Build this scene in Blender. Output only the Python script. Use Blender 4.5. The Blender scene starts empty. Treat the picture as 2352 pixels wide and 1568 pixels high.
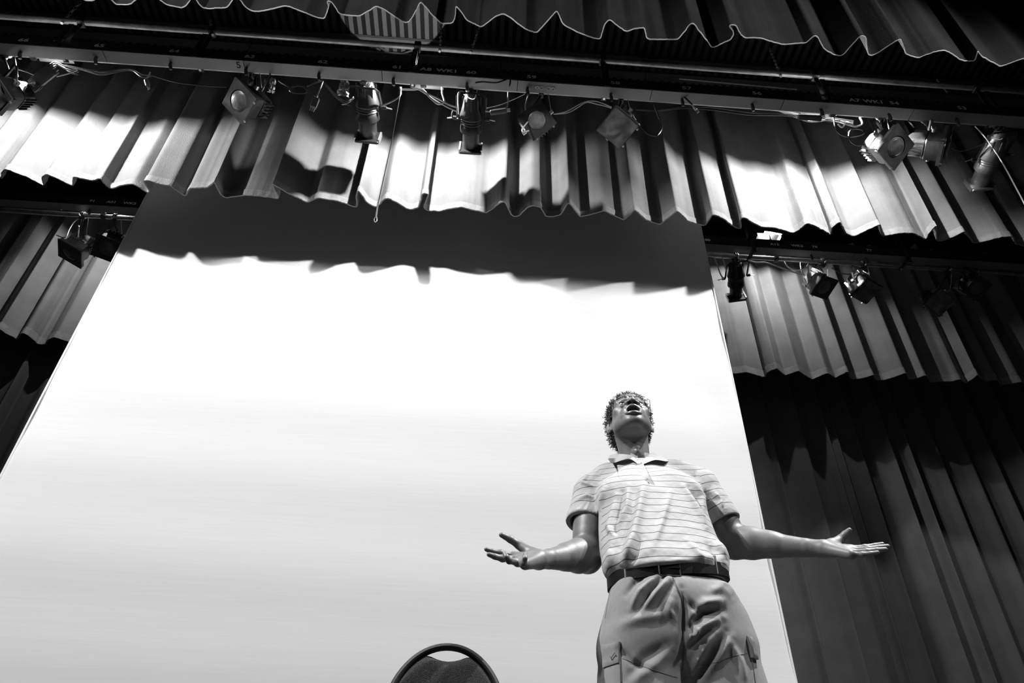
import bpy, math, random
import numpy as np
from mathutils import Vector, Matrix
random.seed(7); np.random.seed(7)
C = bpy.context.scene.collection
SC = bpy.context.scene
PI = math.pi

# ------------------------------------------------------------ camera
F = 1568.0                      # focal length in pixels of the 2352 px wide frame (24 mm)
EYE = 0.35                      # camera height above the stage floor
_Z = np.array([56., 2055., -F]); _Z /= np.linalg.norm(_Z)
_X = np.array([40000., -2280., -F]); _X -= _Z * (_X @ _Z); _X /= np.linalg.norm(_X)
_Y = np.cross(_Z, _X)
RC = np.array([_X, _Y, _Z])
cam = bpy.data.objects.new('camera', bpy.data.cameras.new('camera'))
C.objects.link(cam)
cam.data.sensor_width = 36.0; cam.data.lens = 24.0
cam.data.clip_start = 0.05; cam.data.clip_end = 200
mw = Matrix([list(RC[0]) + [0], list(RC[1]) + [0], list(RC[2]) + [EYE], [0, 0, 0, 1]])
cam.matrix_world = mw
SC.camera = cam

def at(px, py, Y):
    """the point of the stage that lies Y metres upstage and is seen at photo pixel px, py"""
    d = RC @ np.array([px - 1176., 784. - py, -F]); d = d * (Y / d[1])
    return np.array([d[0], d[1], d[2] + EYE])
def atz(px, py, z):
    d = RC @ np.array([px - 1176., 784. - py, -F]); d = d * ((z - EYE) / d[2])
    return np.array([d[0], d[1], d[2] + EYE])

# ------------------------------------------------------------ world, view, lights
w = bpy.data.worlds.new('world'); SC.world = w; w.use_nodes = True
w.node_tree.nodes['Background'].inputs[0].default_value = (1, 1, 1, 1)
w.node_tree.nodes['Background'].inputs[1].default_value = 0.004
SC.view_settings.view_transform = 'Standard'
try: SC.view_settings.look = 'None'
except Exception: pass
SC.view_settings.gamma = 1.0
SC.view_settings.use_curve_mapping = False
SC.view_settings.exposure = 0.0

def spot(name, loc, target, power, size_deg, blend=0.5, radius=0.1):
    l = bpy.data.lights.new(name, 'SPOT'); l.energy = power; l.spot_size = math.radians(size_deg)
    l.spot_blend = blend; l.shadow_soft_size = radius
    o = bpy.data.objects.new(name, l); C.objects.link(o); o.location = loc
    o.rotation_euler = (Vector(target) - Vector(loc)).to_track_quat('-Z', 'Y').to_euler()
    return o
def point(name, loc, power, radius=0.03):
    l = bpy.data.lights.new(name, 'POINT'); l.energy = power; l.shadow_soft_size = radius
    o = bpy.data.objects.new(name, l); C.objects.link(o); o.location = loc
    return o
# front-of-house spotlights on the performer
spot('house_spot_key', (-4.8, -1.2, 6.4), (-0.3, 3.9, 1.8), 1450, 75, 0.5, 0.2)
spot('house_spot_second', (5.4, -1.0, 6.4), (-0.3, 3.9, 1.8), 1450, 75, 0.5, 0.2)
spot('catwalk_spot_left', (-3.0, 1.0, 5.9), (0.5, 2.15, 1.0), 2200, 26, .5, .05)
spot('catwalk_spot_right', (3.2, 1.5, 6.2), (0.85, 2.15, 1.0), 2800, 26, .5, .05)
# dim added fill that greys the front valance, the face and the undersides
al = bpy.data.lights.new('auditorium_fill', 'AREA'); al.shape = 'RECTANGLE'; al.size = 5; al.size_y = 2.0; al.energy = 3
ao = bpy.data.objects.new('auditorium_fill', al); C.objects.link(ao); ao.location = (0.0, -5.5, 4.6)
ao.rotation_euler = (Vector((0.3, 3.5, 2.2)) - Vector(ao.location)).to_track_quat('-Z', 'Y').to_euler()
WORK1 = [(-3.95, 3.45, 5.90), (-0.66, 3.45, 5.90), (2.95, 3.45, 5.90)]
WORK2 = [(-4.45, 5.72, 6.45), tuple(at(1762, 546, 5.72))]
for p in WORK1: point('work_light_bulb', p, 270, 0.028)
for p in WORK2: point('work_light_bulb', p, 85, 0.02)

# added spot, no fixture: imitates work light spill on the roof deck
spot('added_spill_spot', (-0.75, 3.5, 6.22), tuple(atz(908, -14, 9.2)), 800, 26, .04, .01)
# ------------------------------------------------------------ materials
MATS = {}
def mat(name, v=0.5, rough=0.6, metal=0.0, spec=0.5, bump=None, emit=0.0, var=None, alpha=None):
    """grey procedural material; bump = (scale, strength, detail), var = (scale, amount)"""
    if name in MATS: return MATS[name]
    m = bpy.data.materials.new(name); m.use_nodes = True
    nt = m.node_tree; b = nt.nodes['Principled BSDF']
    b.inputs['Base Color'].default_value = (v, v, v, 1)
    b.inputs['Roughness'].default_value = rough
    b.inputs['Metallic'].default_value = metal
    b.inputs['Specular IOR Level'].default_value = spec
    if emit:
        b.inputs['Emission Color'].default_value = (1, 1, 1, 1); b.inputs['Emission Strength'].default_value = emit
    tc = nt.nodes.new('ShaderNodeTexCoord')
    if var:
        n = nt.nodes.new('ShaderNodeTexNoise'); n.inputs['Scale'].default_value = var[0]; n.inputs['Detail'].default_value = 4
        nt.links.new(tc.outputs['Object'], n.inputs['Vector'])
        r = nt.nodes.new('ShaderNodeValToRGB')
        a, c = max(0, v * (1 - var[1])), min(1, v * (1 + var[1]))
        r.color_ramp.elements[0].color = (a, a, a, 1); r.color_ramp.elements[1].color = (c, c, c, 1)
        r.color_ramp.elements[0].position = .3; r.color_ramp.elements[1].position = .7
        nt.links.new(n.outputs['Fac'], r.inputs['Fac']); nt.links.new(r.outputs['Color'], b.inputs['Base Color'])
    if bump:
        n = nt.nodes.new('ShaderNodeTexNoise'); n.inputs['Scale'].default_value = bump[0]; n.inputs['Detail'].default_value = bump[2]
        mp = nt.nodes.new('ShaderNodeMapping')
        if len(bump) > 3: mp.inputs['Scale'].default_value = bump[3]
        nt.links.new(tc.outputs['Object'], mp.inputs['Vector']); nt.links.new(mp.outputs['Vector'], n.inputs['Vector'])
        bp = nt.nodes.new('ShaderNodeBump'); bp.inputs['Strength'].default_value = bump[1]; bp.inputs['Distance'].default_value = 0.01
        nt.links.new(n.outputs['Fac'], bp.inputs['Height']); nt.links.new(bp.outputs['Normal'], b.inputs['Normal'])
    MATS[name] = m
    return m
mat('stage_floor', 0.05, 0.55, bump=(6, .2, 3, (1, 8, 1)), var=(3, .2))
mat('painted_block', 0.02, 0.9, bump=(30, .3, 3))
mat('steel_deck', 0.05, 0.7, bump=(20, .2, 2))
mat('valance_front', 0.019, 0.95, spec=.1, bump=(180, .5, 3), var=(5, .15))
mat('valance_cloth', 0.20, 0.9, spec=.1, bump=(150, .5, 3), var=(4, .12))
mat('hem_light', 0.6, 0.8, spec=.2)  # brightness of a backlit hem edge put into colour; also the white rings
mat('hem_cloth', 0.26, 0.9, spec=.1, bump=(90, .6, 3), var=(12, .15))
mat('backdrop_cloth', 0.095, 0.9, spec=.1, bump=(150, .4, 3), var=(4, .1))
mat('pipe_steel', 0.35, 0.4, metal=.85, bump=(60, .2, 2), var=(9, .3))
mat('black_metal', 0.008, 0.42, spec=.45)
mat('strip_black', 0.006, 0.5, spec=.3)
mat('strip_grey', 0.20, 0.5, metal=.3, var=(4, .1))
mat('lettering', 0.65, 0.6)
mat('cable', 0.03, 0.35, spec=.7)
mat('cable_light', 0.5, 0.35, spec=.7)
mat('steel_bright', 0.6, 0.3, metal=.9)
mat('lens_glass', 0.24, 0.35, spec=.6, var=(25, .3))
mat('gel', 0.10, 0.35, spec=.8, bump=(14, .6, 2), var=(12, .5))
mat('gel_frame', 0.045, 0.5, var=(20, .3))
mat('reflector', 0.85, 0.4)
mat('lit_bulb', 0.9, 0.4, emit=60)
mat('hood_black', 0.004, 0.6, spec=.2)
mat('skin', 0.105, 0.48, spec=.45, bump=(300, .06, 3), var=(30, .12))
mat('lip', 0.055, 0.4, spec=.6, bump=(260, .06, 2))
mat('mouth_inside', 0.006, 0.5)
mat('hair', 0.018, 0.45, spec=.6)
mat('eye_white', 0.5, 0.15, spec=.8)
mat('iris', 0.008, 0.1, spec=1)
mat('glasses_wire', 0.35, 0.2, metal=1.0)
mat('trousers', 0.205, 0.85, spec=.15, bump=(900, .12, 2), var=(80, .06))
mat('trouser_seam', 0.10, 0.9)
mat('belt_leather', 0.003, 0.6, spec=.12, bump=(200, .04, 2))
mat('buckle', 0.06, 0.3, metal=.8)
mat('button', 0.5, 0.3)
mat('shoe', 0.03, 0.5)
mat('chair_frame', 0.014, 0.6, spec=.3)
mat('chair_fabric', 0.022, 0.9, spec=.2, bump=(520, .5, 2), var=(420, .8))
mat('stitch', 0.02, 0.8)

def glass_mat():
    m = bpy.data.materials.new('spectacle_glass'); m.use_nodes = True
    nt = m.node_tree; b = nt.nodes['Principled BSDF']
    b.inputs['Base Color'].default_value = (1, 1, 1, 1); b.inputs['Roughness'].default_value = 0.02
    b.inputs['Transmission Weight'].default_value = 1.0; b.inputs['IOR'].default_value = 1.02
    b.inputs['Specular IOR Level'].default_value = 0.5
    MATS['spectacle_glass'] = m
glass_mat()

def screen_mat():
    m = bpy.data.materials.new('screen_cloth'); m.use_nodes = True
    nt = m.node_tree; b = nt.nodes['Principled BSDF']; b.inputs['Roughness'].default_value = 0.9
    b.inputs['Specular IOR Level'].default_value = 0.1
    tc = nt.nodes.new('ShaderNodeTexCoord')
    def noise(scale, mp_scale, det, rough=.5):
        mp = nt.nodes.new('ShaderNodeMapping'); mp.inputs['Scale'].default_value = mp_scale
        n = nt.nodes.new('ShaderNodeTexNoise'); n.inputs['Scale'].default_value = scale; n.inputs['Detail'].default_value = det
        n.inputs['Roughness'].default_value = rough
        nt.links.new(tc.outputs['Object'], mp.inputs['Vector']); nt.links.new(mp.outputs['Vector'], n.inputs['Vector'])
        return n
    n1 = noise(1.0, (.35, 1, 9), 4)
    n2 = noise(1.0, (2, 1, 60), 3)
    r = nt.nodes.new('ShaderNodeValToRGB')
    r.color_ramp.elements[0].color = (.72, .72, .72, 1); r.color_ramp.elements[1].color = (.78, .78, .78, 1)
    nt.links.new(n2.outputs['Fac'], r.inputs['Fac']); nt.links.new(r.outputs['Color'], b.inputs['Base Color'])
    add = nt.nodes.new('ShaderNodeMath'); add.operation = 'MULTIPLY_ADD'; add.inputs[1].default_value = .25
    nt.links.new(n2.outputs['Fac'], add.inputs[0]); nt.links.new(n1.outputs['Fac'], add.inputs[2])
    bp = nt.nodes.new('ShaderNodeBump'); bp.inputs['Strength'].default_value = .12; bp.inputs['Distance'].default_value = .01
    nt.links.new(add.outputs[0], bp.inputs['Height']); nt.links.new(bp.outputs['Normal'], b.inputs['Normal'])
    MATS['screen_cloth'] = m
screen_mat()

def shirt_mat():
    m = bpy.data.materials.new('shirt_striped'); m.use_nodes = True
    nt = m.node_tree; b = nt.nodes['Principled BSDF']; b.inputs['Roughness'].default_value = 0.85
    b.inputs['Specular IOR Level'].default_value = 0.15
    at_ = nt.nodes.new('ShaderNodeAttribute'); at_.attribute_name = 'stripe'
    fr = nt.nodes.new('ShaderNodeMath'); fr.operation = 'FRACT'; nt.links.new(at_.outputs['Fac'], fr.inputs[0])
    lt = nt.nodes.new('ShaderNodeMath'); lt.operation = 'LESS_THAN'; lt.inputs[1].default_value = 0.085
    nt.links.new(fr.outputs[0], lt.inputs[0])
    mx = nt.nodes.new('ShaderNodeMix'); mx.data_type = 'RGBA'
    mx.inputs[6].default_value = (.31, .31, .31, 1); mx.inputs[7].default_value = (.06, .06, .06, 1)
    nt.links.new(lt.outputs[0], mx.inputs[0]); nt.links.new(mx.outputs[2], b.inputs['Base Color'])
    tc = nt.nodes.new('ShaderNodeTexCoord')
    n = nt.nodes.new('ShaderNodeTexNoise'); n.inputs['Scale'].default_value = 320; n.inputs['Detail'].default_value = 2
    nt.links.new(tc.outputs['Object'], n.inputs['Vector'])
    n2 = nt.nodes.new('ShaderNodeTexNoise'); n2.inputs['Scale'].default_value = 22; n2.inputs['Detail'].default_value = 2
    nt.links.new(tc.outputs['Object'], n2.inputs['Vector'])
    ma = nt.nodes.new('ShaderNodeMath'); ma.operation = 'MULTIPLY_ADD'; ma.inputs[1].default_value = .06
    nt.links.new(n.outputs['Fac'], ma.inputs[0]); nt.links.new(n2.outputs['Fac'], ma.inputs[2])
    bp = nt.nodes.new('ShaderNodeBump'); bp.inputs['Strength'].default_value = .45; bp.inputs['Distance'].default_value = .012
    nt.links.new(ma.outputs[0], bp.inputs['Height']); nt.links.new(bp.outputs['Normal'], b.inputs['Normal'])
    MATS['shirt_striped'] = m
mat('shirt_plain', .30, .85, spec=.15, bump=(60, .3, 3))
shirt_mat()

# ------------------------------------------------------------ mesh helpers
class MB:
    """collects shapes into one mesh"""
    def __init__(s): s.v = []; s.f = []
    def add(s, vs, fs):
        n = len(s.v); s.v.extend([tuple(map(float, p)) for p in vs]); s.f.extend([tuple(i + n for i in f) for f in fs]); return s
    def box(s, c, d, R=None, bev=0.0):
        x, y, z = d[0] / 2, d[1] / 2, d[2] / 2
        R = np.eye(3) if R is None else np.array(R)
        c = np.array(c)
        if bev <= 0:
            vs = [c + R @ np.array([sx * x, sy * y, sz * z]) for sx in (-1, 1) for sy in (-1, 1) for sz in (-1, 1)]
            return s.add(vs, [(0, 1, 3, 2), (4, 6, 7, 5), (0, 4, 5, 1), (2, 3, 7, 6), (0, 2, 6, 4), (1, 5, 7, 3)])
        # rounded in the local xy outline, chamfered along z
        def ring(zz, inset):
            pts = []
            for (sx, sy, a0) in ((1, 1, 0), (-1, 1, 90), (-1, -1, 180), (1, -1, 270)):
                for k in range(3):
                    a = math.radians(a0 + 45 * k)
                    pts.append(c + R @ np.array([sx * (x - bev) + (bev - inset) * math.cos(a), sy * (y - bev) + (bev - inset) * math.sin(a), zz]))
            return pts
        h = min(bev * .6, z * .5)
        rs = [ring(-z, h), ring(-z + h, 0), ring(z - h, 0), ring(z, h)]
        return s.loft(rs, True, True)
    def loft(s, rings, cap0=True, cap1=True, closed=True):
        n = len(rings[0]); vs = [p for r in rings for p in r]; fs = []
        for i in range(len(rings) - 1):
            for j in range(n if closed else n - 1):
                a, b = i * n + j, i * n + (j + 1) % n
                fs.append((a, b, b + n, a + n))
        if cap0: fs.append(tuple(range(n - 1, -1, -1)))
        if cap1: fs.append(tuple((len(rings) - 1) * n + j for j in range(n)))
        return s.add(vs, fs)
    def tube(s, pts, r, n=8, cap=True, closed=False):
        pts = [np.array(p, float) for p in pts]; m = len(pts)
        rr = r if hasattr(r, '__len__') else [r] * m
        rings = []; up = None
        for i in range(m):
            if closed: t = pts[(i + 1) % m] - pts[i - 1]
            else: t = pts[min(i + 1, m - 1)] - pts[max(i - 1, 0)]
            L = np.linalg.norm(t); t = t / L if L > 1e-9 else np.array([0, 0, 1.])
            if up is None:
                up = np.array([0, 0, 1.]) if abs(t[2]) < .9 else np.array([1., 0, 0])
            u = up - t * (up @ t); u /= np.linalg.norm(u); up = u
            v = np.cross(t, u)
            rings.append([pts[i] + rr[i] * (math.cos(2 * PI * k / n) * u + math.sin(2 * PI * k / n) * v) for k in range(n)])
        if closed: rings.append(rings[0]); return s.loft(rings, False, False)
        return s.loft(rings, cap, cap)
    def lathe(s, prof, o=(0, 0, 0), R=None, n=20, cap=True):
        """prof = [(radius, height along local z)]"""
        R = np.eye(3) if R is None else np.array(R); o = np.array(o, float)
        rings = [[o + R @ np.array([r * math.cos(2 * PI * k / n), r * math.sin(2 * PI * k / n), h]) for k in range(n)] for r, h in prof]
        return s.loft(rings, cap, cap)
    def mesh(s, name, m, smooth=True, angle=35):
        me = bpy.data.meshes.new(name); me.from_pydata(s.v, [], s.f); me.update()
        me.materials.append(MATS[m] if isinstance(m, str) else m)
        if smooth:
            me.polygons.foreach_set('use_smooth', [True] * len(me.polygons))
            try: me.set_sharp_from_angle(angle=math.radians(angle))
            except Exception: pass
        return me
    def build(s, name, m, parent=None, smooth=True, angle=35):
        o = bpy.data.objects.new(name, s.mesh(name, m, smooth, angle)); C.objects.link(o)
        if parent is not None:
            o.parent = parent
            o.matrix_parent_inverse = world_of(parent).inverted()
        return o
def world_of(o):
    m = o.matrix_basis
    if o.parent is not None: m = world_of(o.parent) @ o.matrix_parent_inverse @ m
    return m
def tag(o, label=None, cat=None, group=None, kind=None):
    if label: o['label'] = label
    if cat: o['category'] = cat
    if group: o['group'] = group
    if kind: o['kind'] = kind
    return o
def thing(name, loc, label, cat, group=None):
    o = bpy.data.objects.new(name, None); C.objects.link(o); o.location = [float(a) for a in loc]
    o.empty_display_size = .05
    return tag(o, label, cat, group)
def smooth_path(pts, sub=6):
    pts = [np.array(p, float) for p in pts]; out = []
    for i in range(len(pts) - 1):
        p0, p1, p2, p3 = pts[max(i - 1, 0)], pts[i], pts[i + 1], pts[min(i + 2, len(pts) - 1)]
        for k in range(sub):
            t = k / sub
            out.append(.5 * ((2 * p1) + (-p0 + p2) * t + (2 * p0 - 5 * p1 + 4 * p2 - p3) * t * t + (-p0 + 3 * p1 - 3 * p2 + p3) * t ** 3))
    out.append(pts[-1]); return out
def frame(aim, up=(0, 0, 1)):
    """columns x, y, z with z along aim"""
    z = np.array(aim, float); z /= np.linalg.norm(z)
    u = np.array(up, float); x = np.cross(u, z); x /= np.linalg.norm(x); y = np.cross(z, x)
    return np.array([x, y, z]).T
def text_mb(mb, s, o, X, Zv, size):
    """lettering s centred on o, along direction X, upwards Zv"""
    cu = bpy.data.curves.new('t', 'FONT'); cu.body = s; cu.size = 1; cu.align_x = 'CENTER'; cu.align_y = 'CENTER'; cu.extrude = 0.0; cu.offset = .03; cu.resolution_u = 3
    ob = bpy.data.objects.new('t', cu); C.objects.link(ob)
    dg = bpy.context.evaluated_depsgraph_get(); me = bpy.data.meshes.new_from_object(ob.evaluated_get(dg))
    vs = [np.array(o) + np.array(X) * v.co.x * size[0] + np.array(Zv) * v.co.y * size[1] for v in me.vertices]
    mb.add(vs, [tuple(p.vertices) for p in me.polygons])
    bpy.data.objects.remove(ob); bpy.data.curves.remove(cu); bpy.data.meshes.remove(me)
# ------------------------------------------------------------ setting
def struct(o): o['kind'] = 'structure'; return o
XR = 9.0
struct(MB().box((0, 3.0, -.05), (2 * XR, 15.0, .1)).build('floor', 'stage_floor', smooth=False))
struct(MB().box((0, 10.1, 4.8), (2 * XR, .2, 9.8)).build('wall_back', 'painted_block', smooth=False))
struct(MB().box((-XR - .1, 3.0, 4.8), (.2, 15.0, 9.8)).build('wall_left', 'painted_block', smooth=False))
struct(MB().box((XR + .1, 3.0, 4.8), (.2, 15.0, 9.8)).build('wall_right', 'painted_block', smooth=False))
# corrugated roof deck, ribs running up and down stage
mb = MB(); prof = []
x = -XR; ZC = 9.2; pitch = .112
while x < XR:
    prof += [(x, ZC), (x + pitch * .50, ZC), (x + pitch * .53, ZC + .05), (x + pitch * .97, ZC + .05)]; x += pitch
n = len(prof)
mb.add([(px_, -4.5, pz) for px_, pz in prof] + [(px_, 10.2, pz) for px_, pz in prof], [(i, i + 1, i + 1 + n, i + n) for i in range(n - 1)])
mb.box((0, 3, ZC + .12), (2 * XR, 15, .08))
ceil_ = struct(mb.build('ceiling', 'steel_deck', smooth=False))
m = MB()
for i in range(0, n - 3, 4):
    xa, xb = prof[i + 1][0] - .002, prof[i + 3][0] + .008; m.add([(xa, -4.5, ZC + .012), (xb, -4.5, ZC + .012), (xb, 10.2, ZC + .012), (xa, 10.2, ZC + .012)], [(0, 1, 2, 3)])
o_ = m.build('flute_shade', 'hood_black', ceil_, False); o_['kind'] = 'stuff'  # dark strips put in for the shade inside the flutes
# open-web roof joists crossing above the rig
def joist(y, label):
    t = thing('roof_joist', (0, y, 8.75), label, 'joist', None)
    MB().box((0, y, 9.12), (2 * XR, .1, .06)).build('top_chord', 'steel_deck', t, False)
    MB().box((0, y, 8.75), (2 * XR, .1, .05)).build('bottom_chord', 'steel_deck', t, False)
    m = MB(); x = -XR; k = 0
    while x < XR - .4:
        m.tube([(x, y, 8.76 if k % 2 else 9.1), (x + .4, y, 9.1 if k % 2 else 8.76)], .012, 5); x += .4; k += 1
    m.build('web', 'steel_deck', t)
joist(4.98, 'dark open-web steel roof joist above the valance lit by the left work light')
joist(7.4, 'dark open-web steel roof joist over the rear lighting pipe')

# ------------------------------------------------------------ curtains
def resample(pts, step):
    pts = np.array(pts); seg = np.linalg.norm(np.diff(pts, axis=0), axis=1); s = np.concatenate([[0], np.cumsum(seg)])
    n = max(2, int(s[-1] / step)); t = np.linspace(0, s[-1], n)
    return np.stack([np.interp(t, s, pts[:, k]) for k in range(pts.shape[1])], 1)
def soften(a, it):
    a = a.copy()
    for _ in range(it): a[1:-1] = .25 * a[:-2] + .5 * a[1:-1] + .25 * a[2:]
    return a
def curtain(name, plan, z0, z1, mname, label, cat, hem_m=None, hem_h=.075, thick=.008, rows=14, seed=1, relax=.15, edge=None, parent_cloth='cloth', wob=.018):
    """pleated curtain from the plan line of its hem (x, y) hanging between z0 and z1"""
    rng = np.random.RandomState(seed)
    base = resample(plan, .012)
    low = soften(base, 3); top = soften(base, 220)
    n = len(low)
    nr = rng.randn(n); nr = np.convolve(nr, np.ones(9) / 9, 'same'); nr2 = np.convolve(rng.randn(n), np.ones(25) / 25, 'same')
    t = thing(name, (float(low[n // 2, 0]), float(low[:, 1].mean()), z0), label, cat)
    tang = np.gradient(low, axis=0); L = np.linalg.norm(tang, axis=1)[:, None]; L[L < 1e-6] = 1; tang /= L
    nor = np.stack([tang[:, 1], -tang[:, 0]], 1)     # towards the audience (-y)
    def sheet(za, zb, rws, off, ruff):
        vs = []; k = 0
        for r in range(rws + 1):
            q = r / rws; z = za + (zb - za) * q
            h = (z - z0) / max(.01, z1 - z0)
            rel = relax * min(1, max(0, h)) ** 1.1
            p = low * (1 - rel) + top * rel
            d = (nr2[:, None] * nor) * wob * (1 - .5 * h) + nor * off
            if ruff: d = d + (nr[:, None] * nor) * .008 * (1 - q)
            p = p + d
            zz = np.full(n, z)
            if r == 0 and za == z0 or ruff and r == 0: zz = zz + nr2 * .012
            vs.append(np.concatenate([p, zz[:, None]], 1))
        return vs
    rowsv = sheet(z0, z1, rows, 0, False)
    V = np.concatenate(rowsv); Fc = []
    for r in range(rows):
        a = np.arange(n - 1) + r * n
        Fc.append(np.stack([a, a + 1, a + 1 + n, a + n], 1))
    mb = MB(); mb.v = [tuple(p) for p in V.tolist()]; mb.f = [tuple(q) for q in np.concatenate(Fc).tolist()]
    mb.build(parent_cloth, mname, t, True, 75)
    if hem_m:
        rows2 = sheet(z0 - .004, z0 + hem_h, 4, .006, True)
        back = [r + np.concatenate([-nor * .012, np.zeros((n, 1))], 1) for r in rows2]
        allr = rows2[::-1] + back
        V = np.concatenate(allr); Fc = []
        for r in range(len(allr) - 1):
            a = np.arange(n - 1) + r * n
            Fc.append(np.stack([a, a + n, a + 1 + n, a + 1], 1))
        mb = MB(); mb.v = [tuple(p) for p in V.tolist()]; mb.f = [tuple(q) for q in np.concatenate(Fc).tolist()]
        mb.build('hem', hem_m, t, True, 60)
    if edge:
        mb = MB(); r2 = sheet(z0 - .006, z0, 1, 0, False)[0]
        pts = r2[::1]
        mb.tube(list(pts), edge, 6)  # pale tube stands in for light catching the hem from behind
        tag(mb.build('backlit_hem_edge', 'hem_light', t), 'lower edge made pale for the light behind it')
    return t

B1 = [(-260,395),(-215,372),(-180,398),(-120,372),(-70,398),(-62,372),(-20,385),(5,412),(3,395),(14,387),(60,406),(102,427),(96,407),(107,398),(117,403),(169,428),(170,406),(190,411),(212,415),(230,408),(238,420),(250,432),(262,433),(303,419),(320,428),(340,441),(345,440),(329,415),(338,413),(370,420),(395,425),(425,449),(431,438),(435,431),(455,431),(478,427),(493,415),(510,448),(518,452),(560,445),(588,447),(640,455),(624,420),(653,440),(668,449),(706,466),(728,453),(772,460),(785,464),(815,475),(822,474),(818,453),(822,437),(835,452),(845,466),(864,475),(883,455),(892,451),(912,462),(933,477),(944,480),(962,477),(965,466),(972,446),(982,446),(974,474),(980,482),(995,481),(1010,484),(1027,477),(1057,474),(1082,479),(1105,487),(1117,490),(1152,465),(1161,463),(1176,494),(1190,495),(1212,475),(1223,472),(1241,475),(1255,497),(1267,497),(1288,493),(1307,465),(1325,490),(1330,499),(1340,498),(1362,492),(1389,483),(1407,490),(1433,504),(1457,479),(1481,503),(1515,514),(1528,502),(1555,484),(1579,509),(1603,515),(1615,519),(1622,517),(1637,493),(1665,503),(1677,513),(1697,525),(1702,523),(1702,503),(1708,500),(1748,522),(1778,522),(1823,534),(1838,525),(1852,512),(1860,514),(1908,539),(1909,523),(1929,508),(1936,520),(1941,536),(1956,542),(1965,541),(1992,527),(2021,515),(2024,540),(2034,542),(2069,533),(2096,533),(2127,548),(2138,531),(2150,517),(2153,553),(2183,545),(2215,529),(2236,557),(2256,554),(2303,543),(2325,542),(2334,559),(2352,562),(2400,548),(2440,572),(2500,555),(2560,582),(2620,562),(2700,590)]
ZB1 = 4.88 + EYE
plan1 = [atz(a, b, ZB1)[:2] for a, b in B1]
curtain('stage_valance', plan1, ZB1, ZB1 + 2.0, 'valance_cloth', 'pleated stage valance with bright patches, hanging across in front of the white screen top', 'valance', 'hem_cloth', .07, seed=3)
BF = [(-420,-60),(-360,-30),(-300,-58),(-240,-26),(-180,-50),(-120,-22),(-60,-40),(0,-14),(60,-30),(120,-6),(165,-20),(192,0),(199,3),(217,2),(236,-20),(259,0),(265,10),(300,11),(314,0),(340,-22),(367,0),(382,11),(421,17),(436,0),(444,-14),(452,0),(465,17),(477,19),(520,15),(531,0),(541,-14),(555,0),(567,17),(579,24),(595,25),(660,11),(730,39),(746,42),(757,14),(752,0),(762,6),(777,30),(785,34),(826,37),(865,12),(880,19),(934,51),(942,45),(962,5),(967,1),(1015,51),(1039,50),(1045,32),(1047,11),(1062,28),(1071,46),(1107,63),(1139,38),(1156,30),(1171,38),(1206,66),(1234,76),(1279,22),(1294,55),(1317,66),(1321,69),(1355,82),(1379,88),(1389,54),(1400,42),(1420,60),(1439,71),(1455,64),(1481,61),(1487,88),(1557,88),(1584,53),(1594,52),(1635,109),(1677,92),(1687,77),(1674,57),(1689,56),(1700,77),(1711,87),(1745,87),(1797,102),(1851,99),(1872,80),(1876,86),(1893,111),(1914,124),(1934,127),(1969,88),(1976,81),(1988,82),(1994,124),(2003,127),(2055,93),(2070,86),(2079,124),(2109,133),(2147,117),(2170,113),(2209,138),(2238,139),(2245,113),(2257,128),(2298,151),(2331,140),(2352,132),(2400,155),(2450,135),(2500,172),(2560,150),(2640,190),(2720,165)]
ZBF = 5.02 + EYE
planf = [atz(a, b, ZBF)[:2] for a, b in BF]
curtain('front_valance', planf, ZBF, ZBF + 2.4, 'valance_front', 'dim black front valance along the top of the picture, with thin bright lower edge', 'valance', None, .06, seed=5, edge=.0042)
# rear valance: visible left and right of the screen, hanging on behind it
B2 = [(-420,735),(-360,768),(-300,742),(-240,772),(-180,745),(-120,772),(-95,748),(-60,745),(-30,772),(-5,752),(8,762),(40,780),(46,768),(52,764),(64,767),(87,790),(104,790),(110,780),(125,774),(165,786)]
x = 200; k = 0; B2m = []
while x < 1660:
    B2m.append((x, 790 + (x - 165) / 1500 * 62 + (12 if k % 2 else -10))); x += random.uniform(28, 52); k += 1
B2 += B2m + [(1678,857),(1716,853),(1758,866),(1761,856),(1770,850),(1785,844),(1803,863),(1834,851),(1867,870),(1900,856),(1919,868),(1947,853),(1952,868),(1968,871),(2006,860),(2011,871),(2031,872),(2080,856),(2088,871),(2106,868),(2126,860),(2137,877),(2161,876),(2190,875),(2206,871),(2218,880),(2245,859),(2264,877),(2291,871),(2300,883),(2345,877),(2380,893),(2430,878),(2480,898),(2560,885),(2640,905)]
ZB2 = 4.72 + EYE
plan2 = [atz(a, b, ZB2)[:2] for a, b in B2]
curtain('stage_valance', plan2, ZB2, ZB2 + 2.2, 'valance_cloth', 'rear pleated grey valance, seen left and right of the white screen it hangs behind', 'valance', 'hem_cloth', .09, seed=8)
# full height backdrop curtain in two panels
def drape_plan(x0, x1, y, seed):
    r = random.Random(seed); pts = []; x = x0
    while x < x1:
        wdt = r.uniform(.16, .42); d = r.uniform(.05, .12); sk = r.uniform(.3, .8)
        pts += [(x, y + d * .6), (x + wdt * sk * .6, y + d * .2), (x + wdt * sk, y - d), (x + wdt * (sk + .05), y - d * .85), (x + wdt * (sk + .12), y + d * .5)]
        x += wdt
    return pts
YBK = 6.93
curtain('backdrop_curtain', drape_plan(-7.6, -.9, YBK, 4), .03, 7.0, 'backdrop_cloth', 'tall dark backdrop curtain at the far left edge, mostly hidden by the screen', 'curtain', None, seed=11, rows=10, relax=.1, wob=.004)
curtain('backdrop_curtain', drape_plan(-.8, 8.4, YBK, 9), .03, 7.0, 'backdrop_cloth', 'tall dark pleated backdrop curtain filling the right side behind the outstretched hand', 'curtain', None, seed=12, rows=10, relax=.1, wob=.004)

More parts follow.
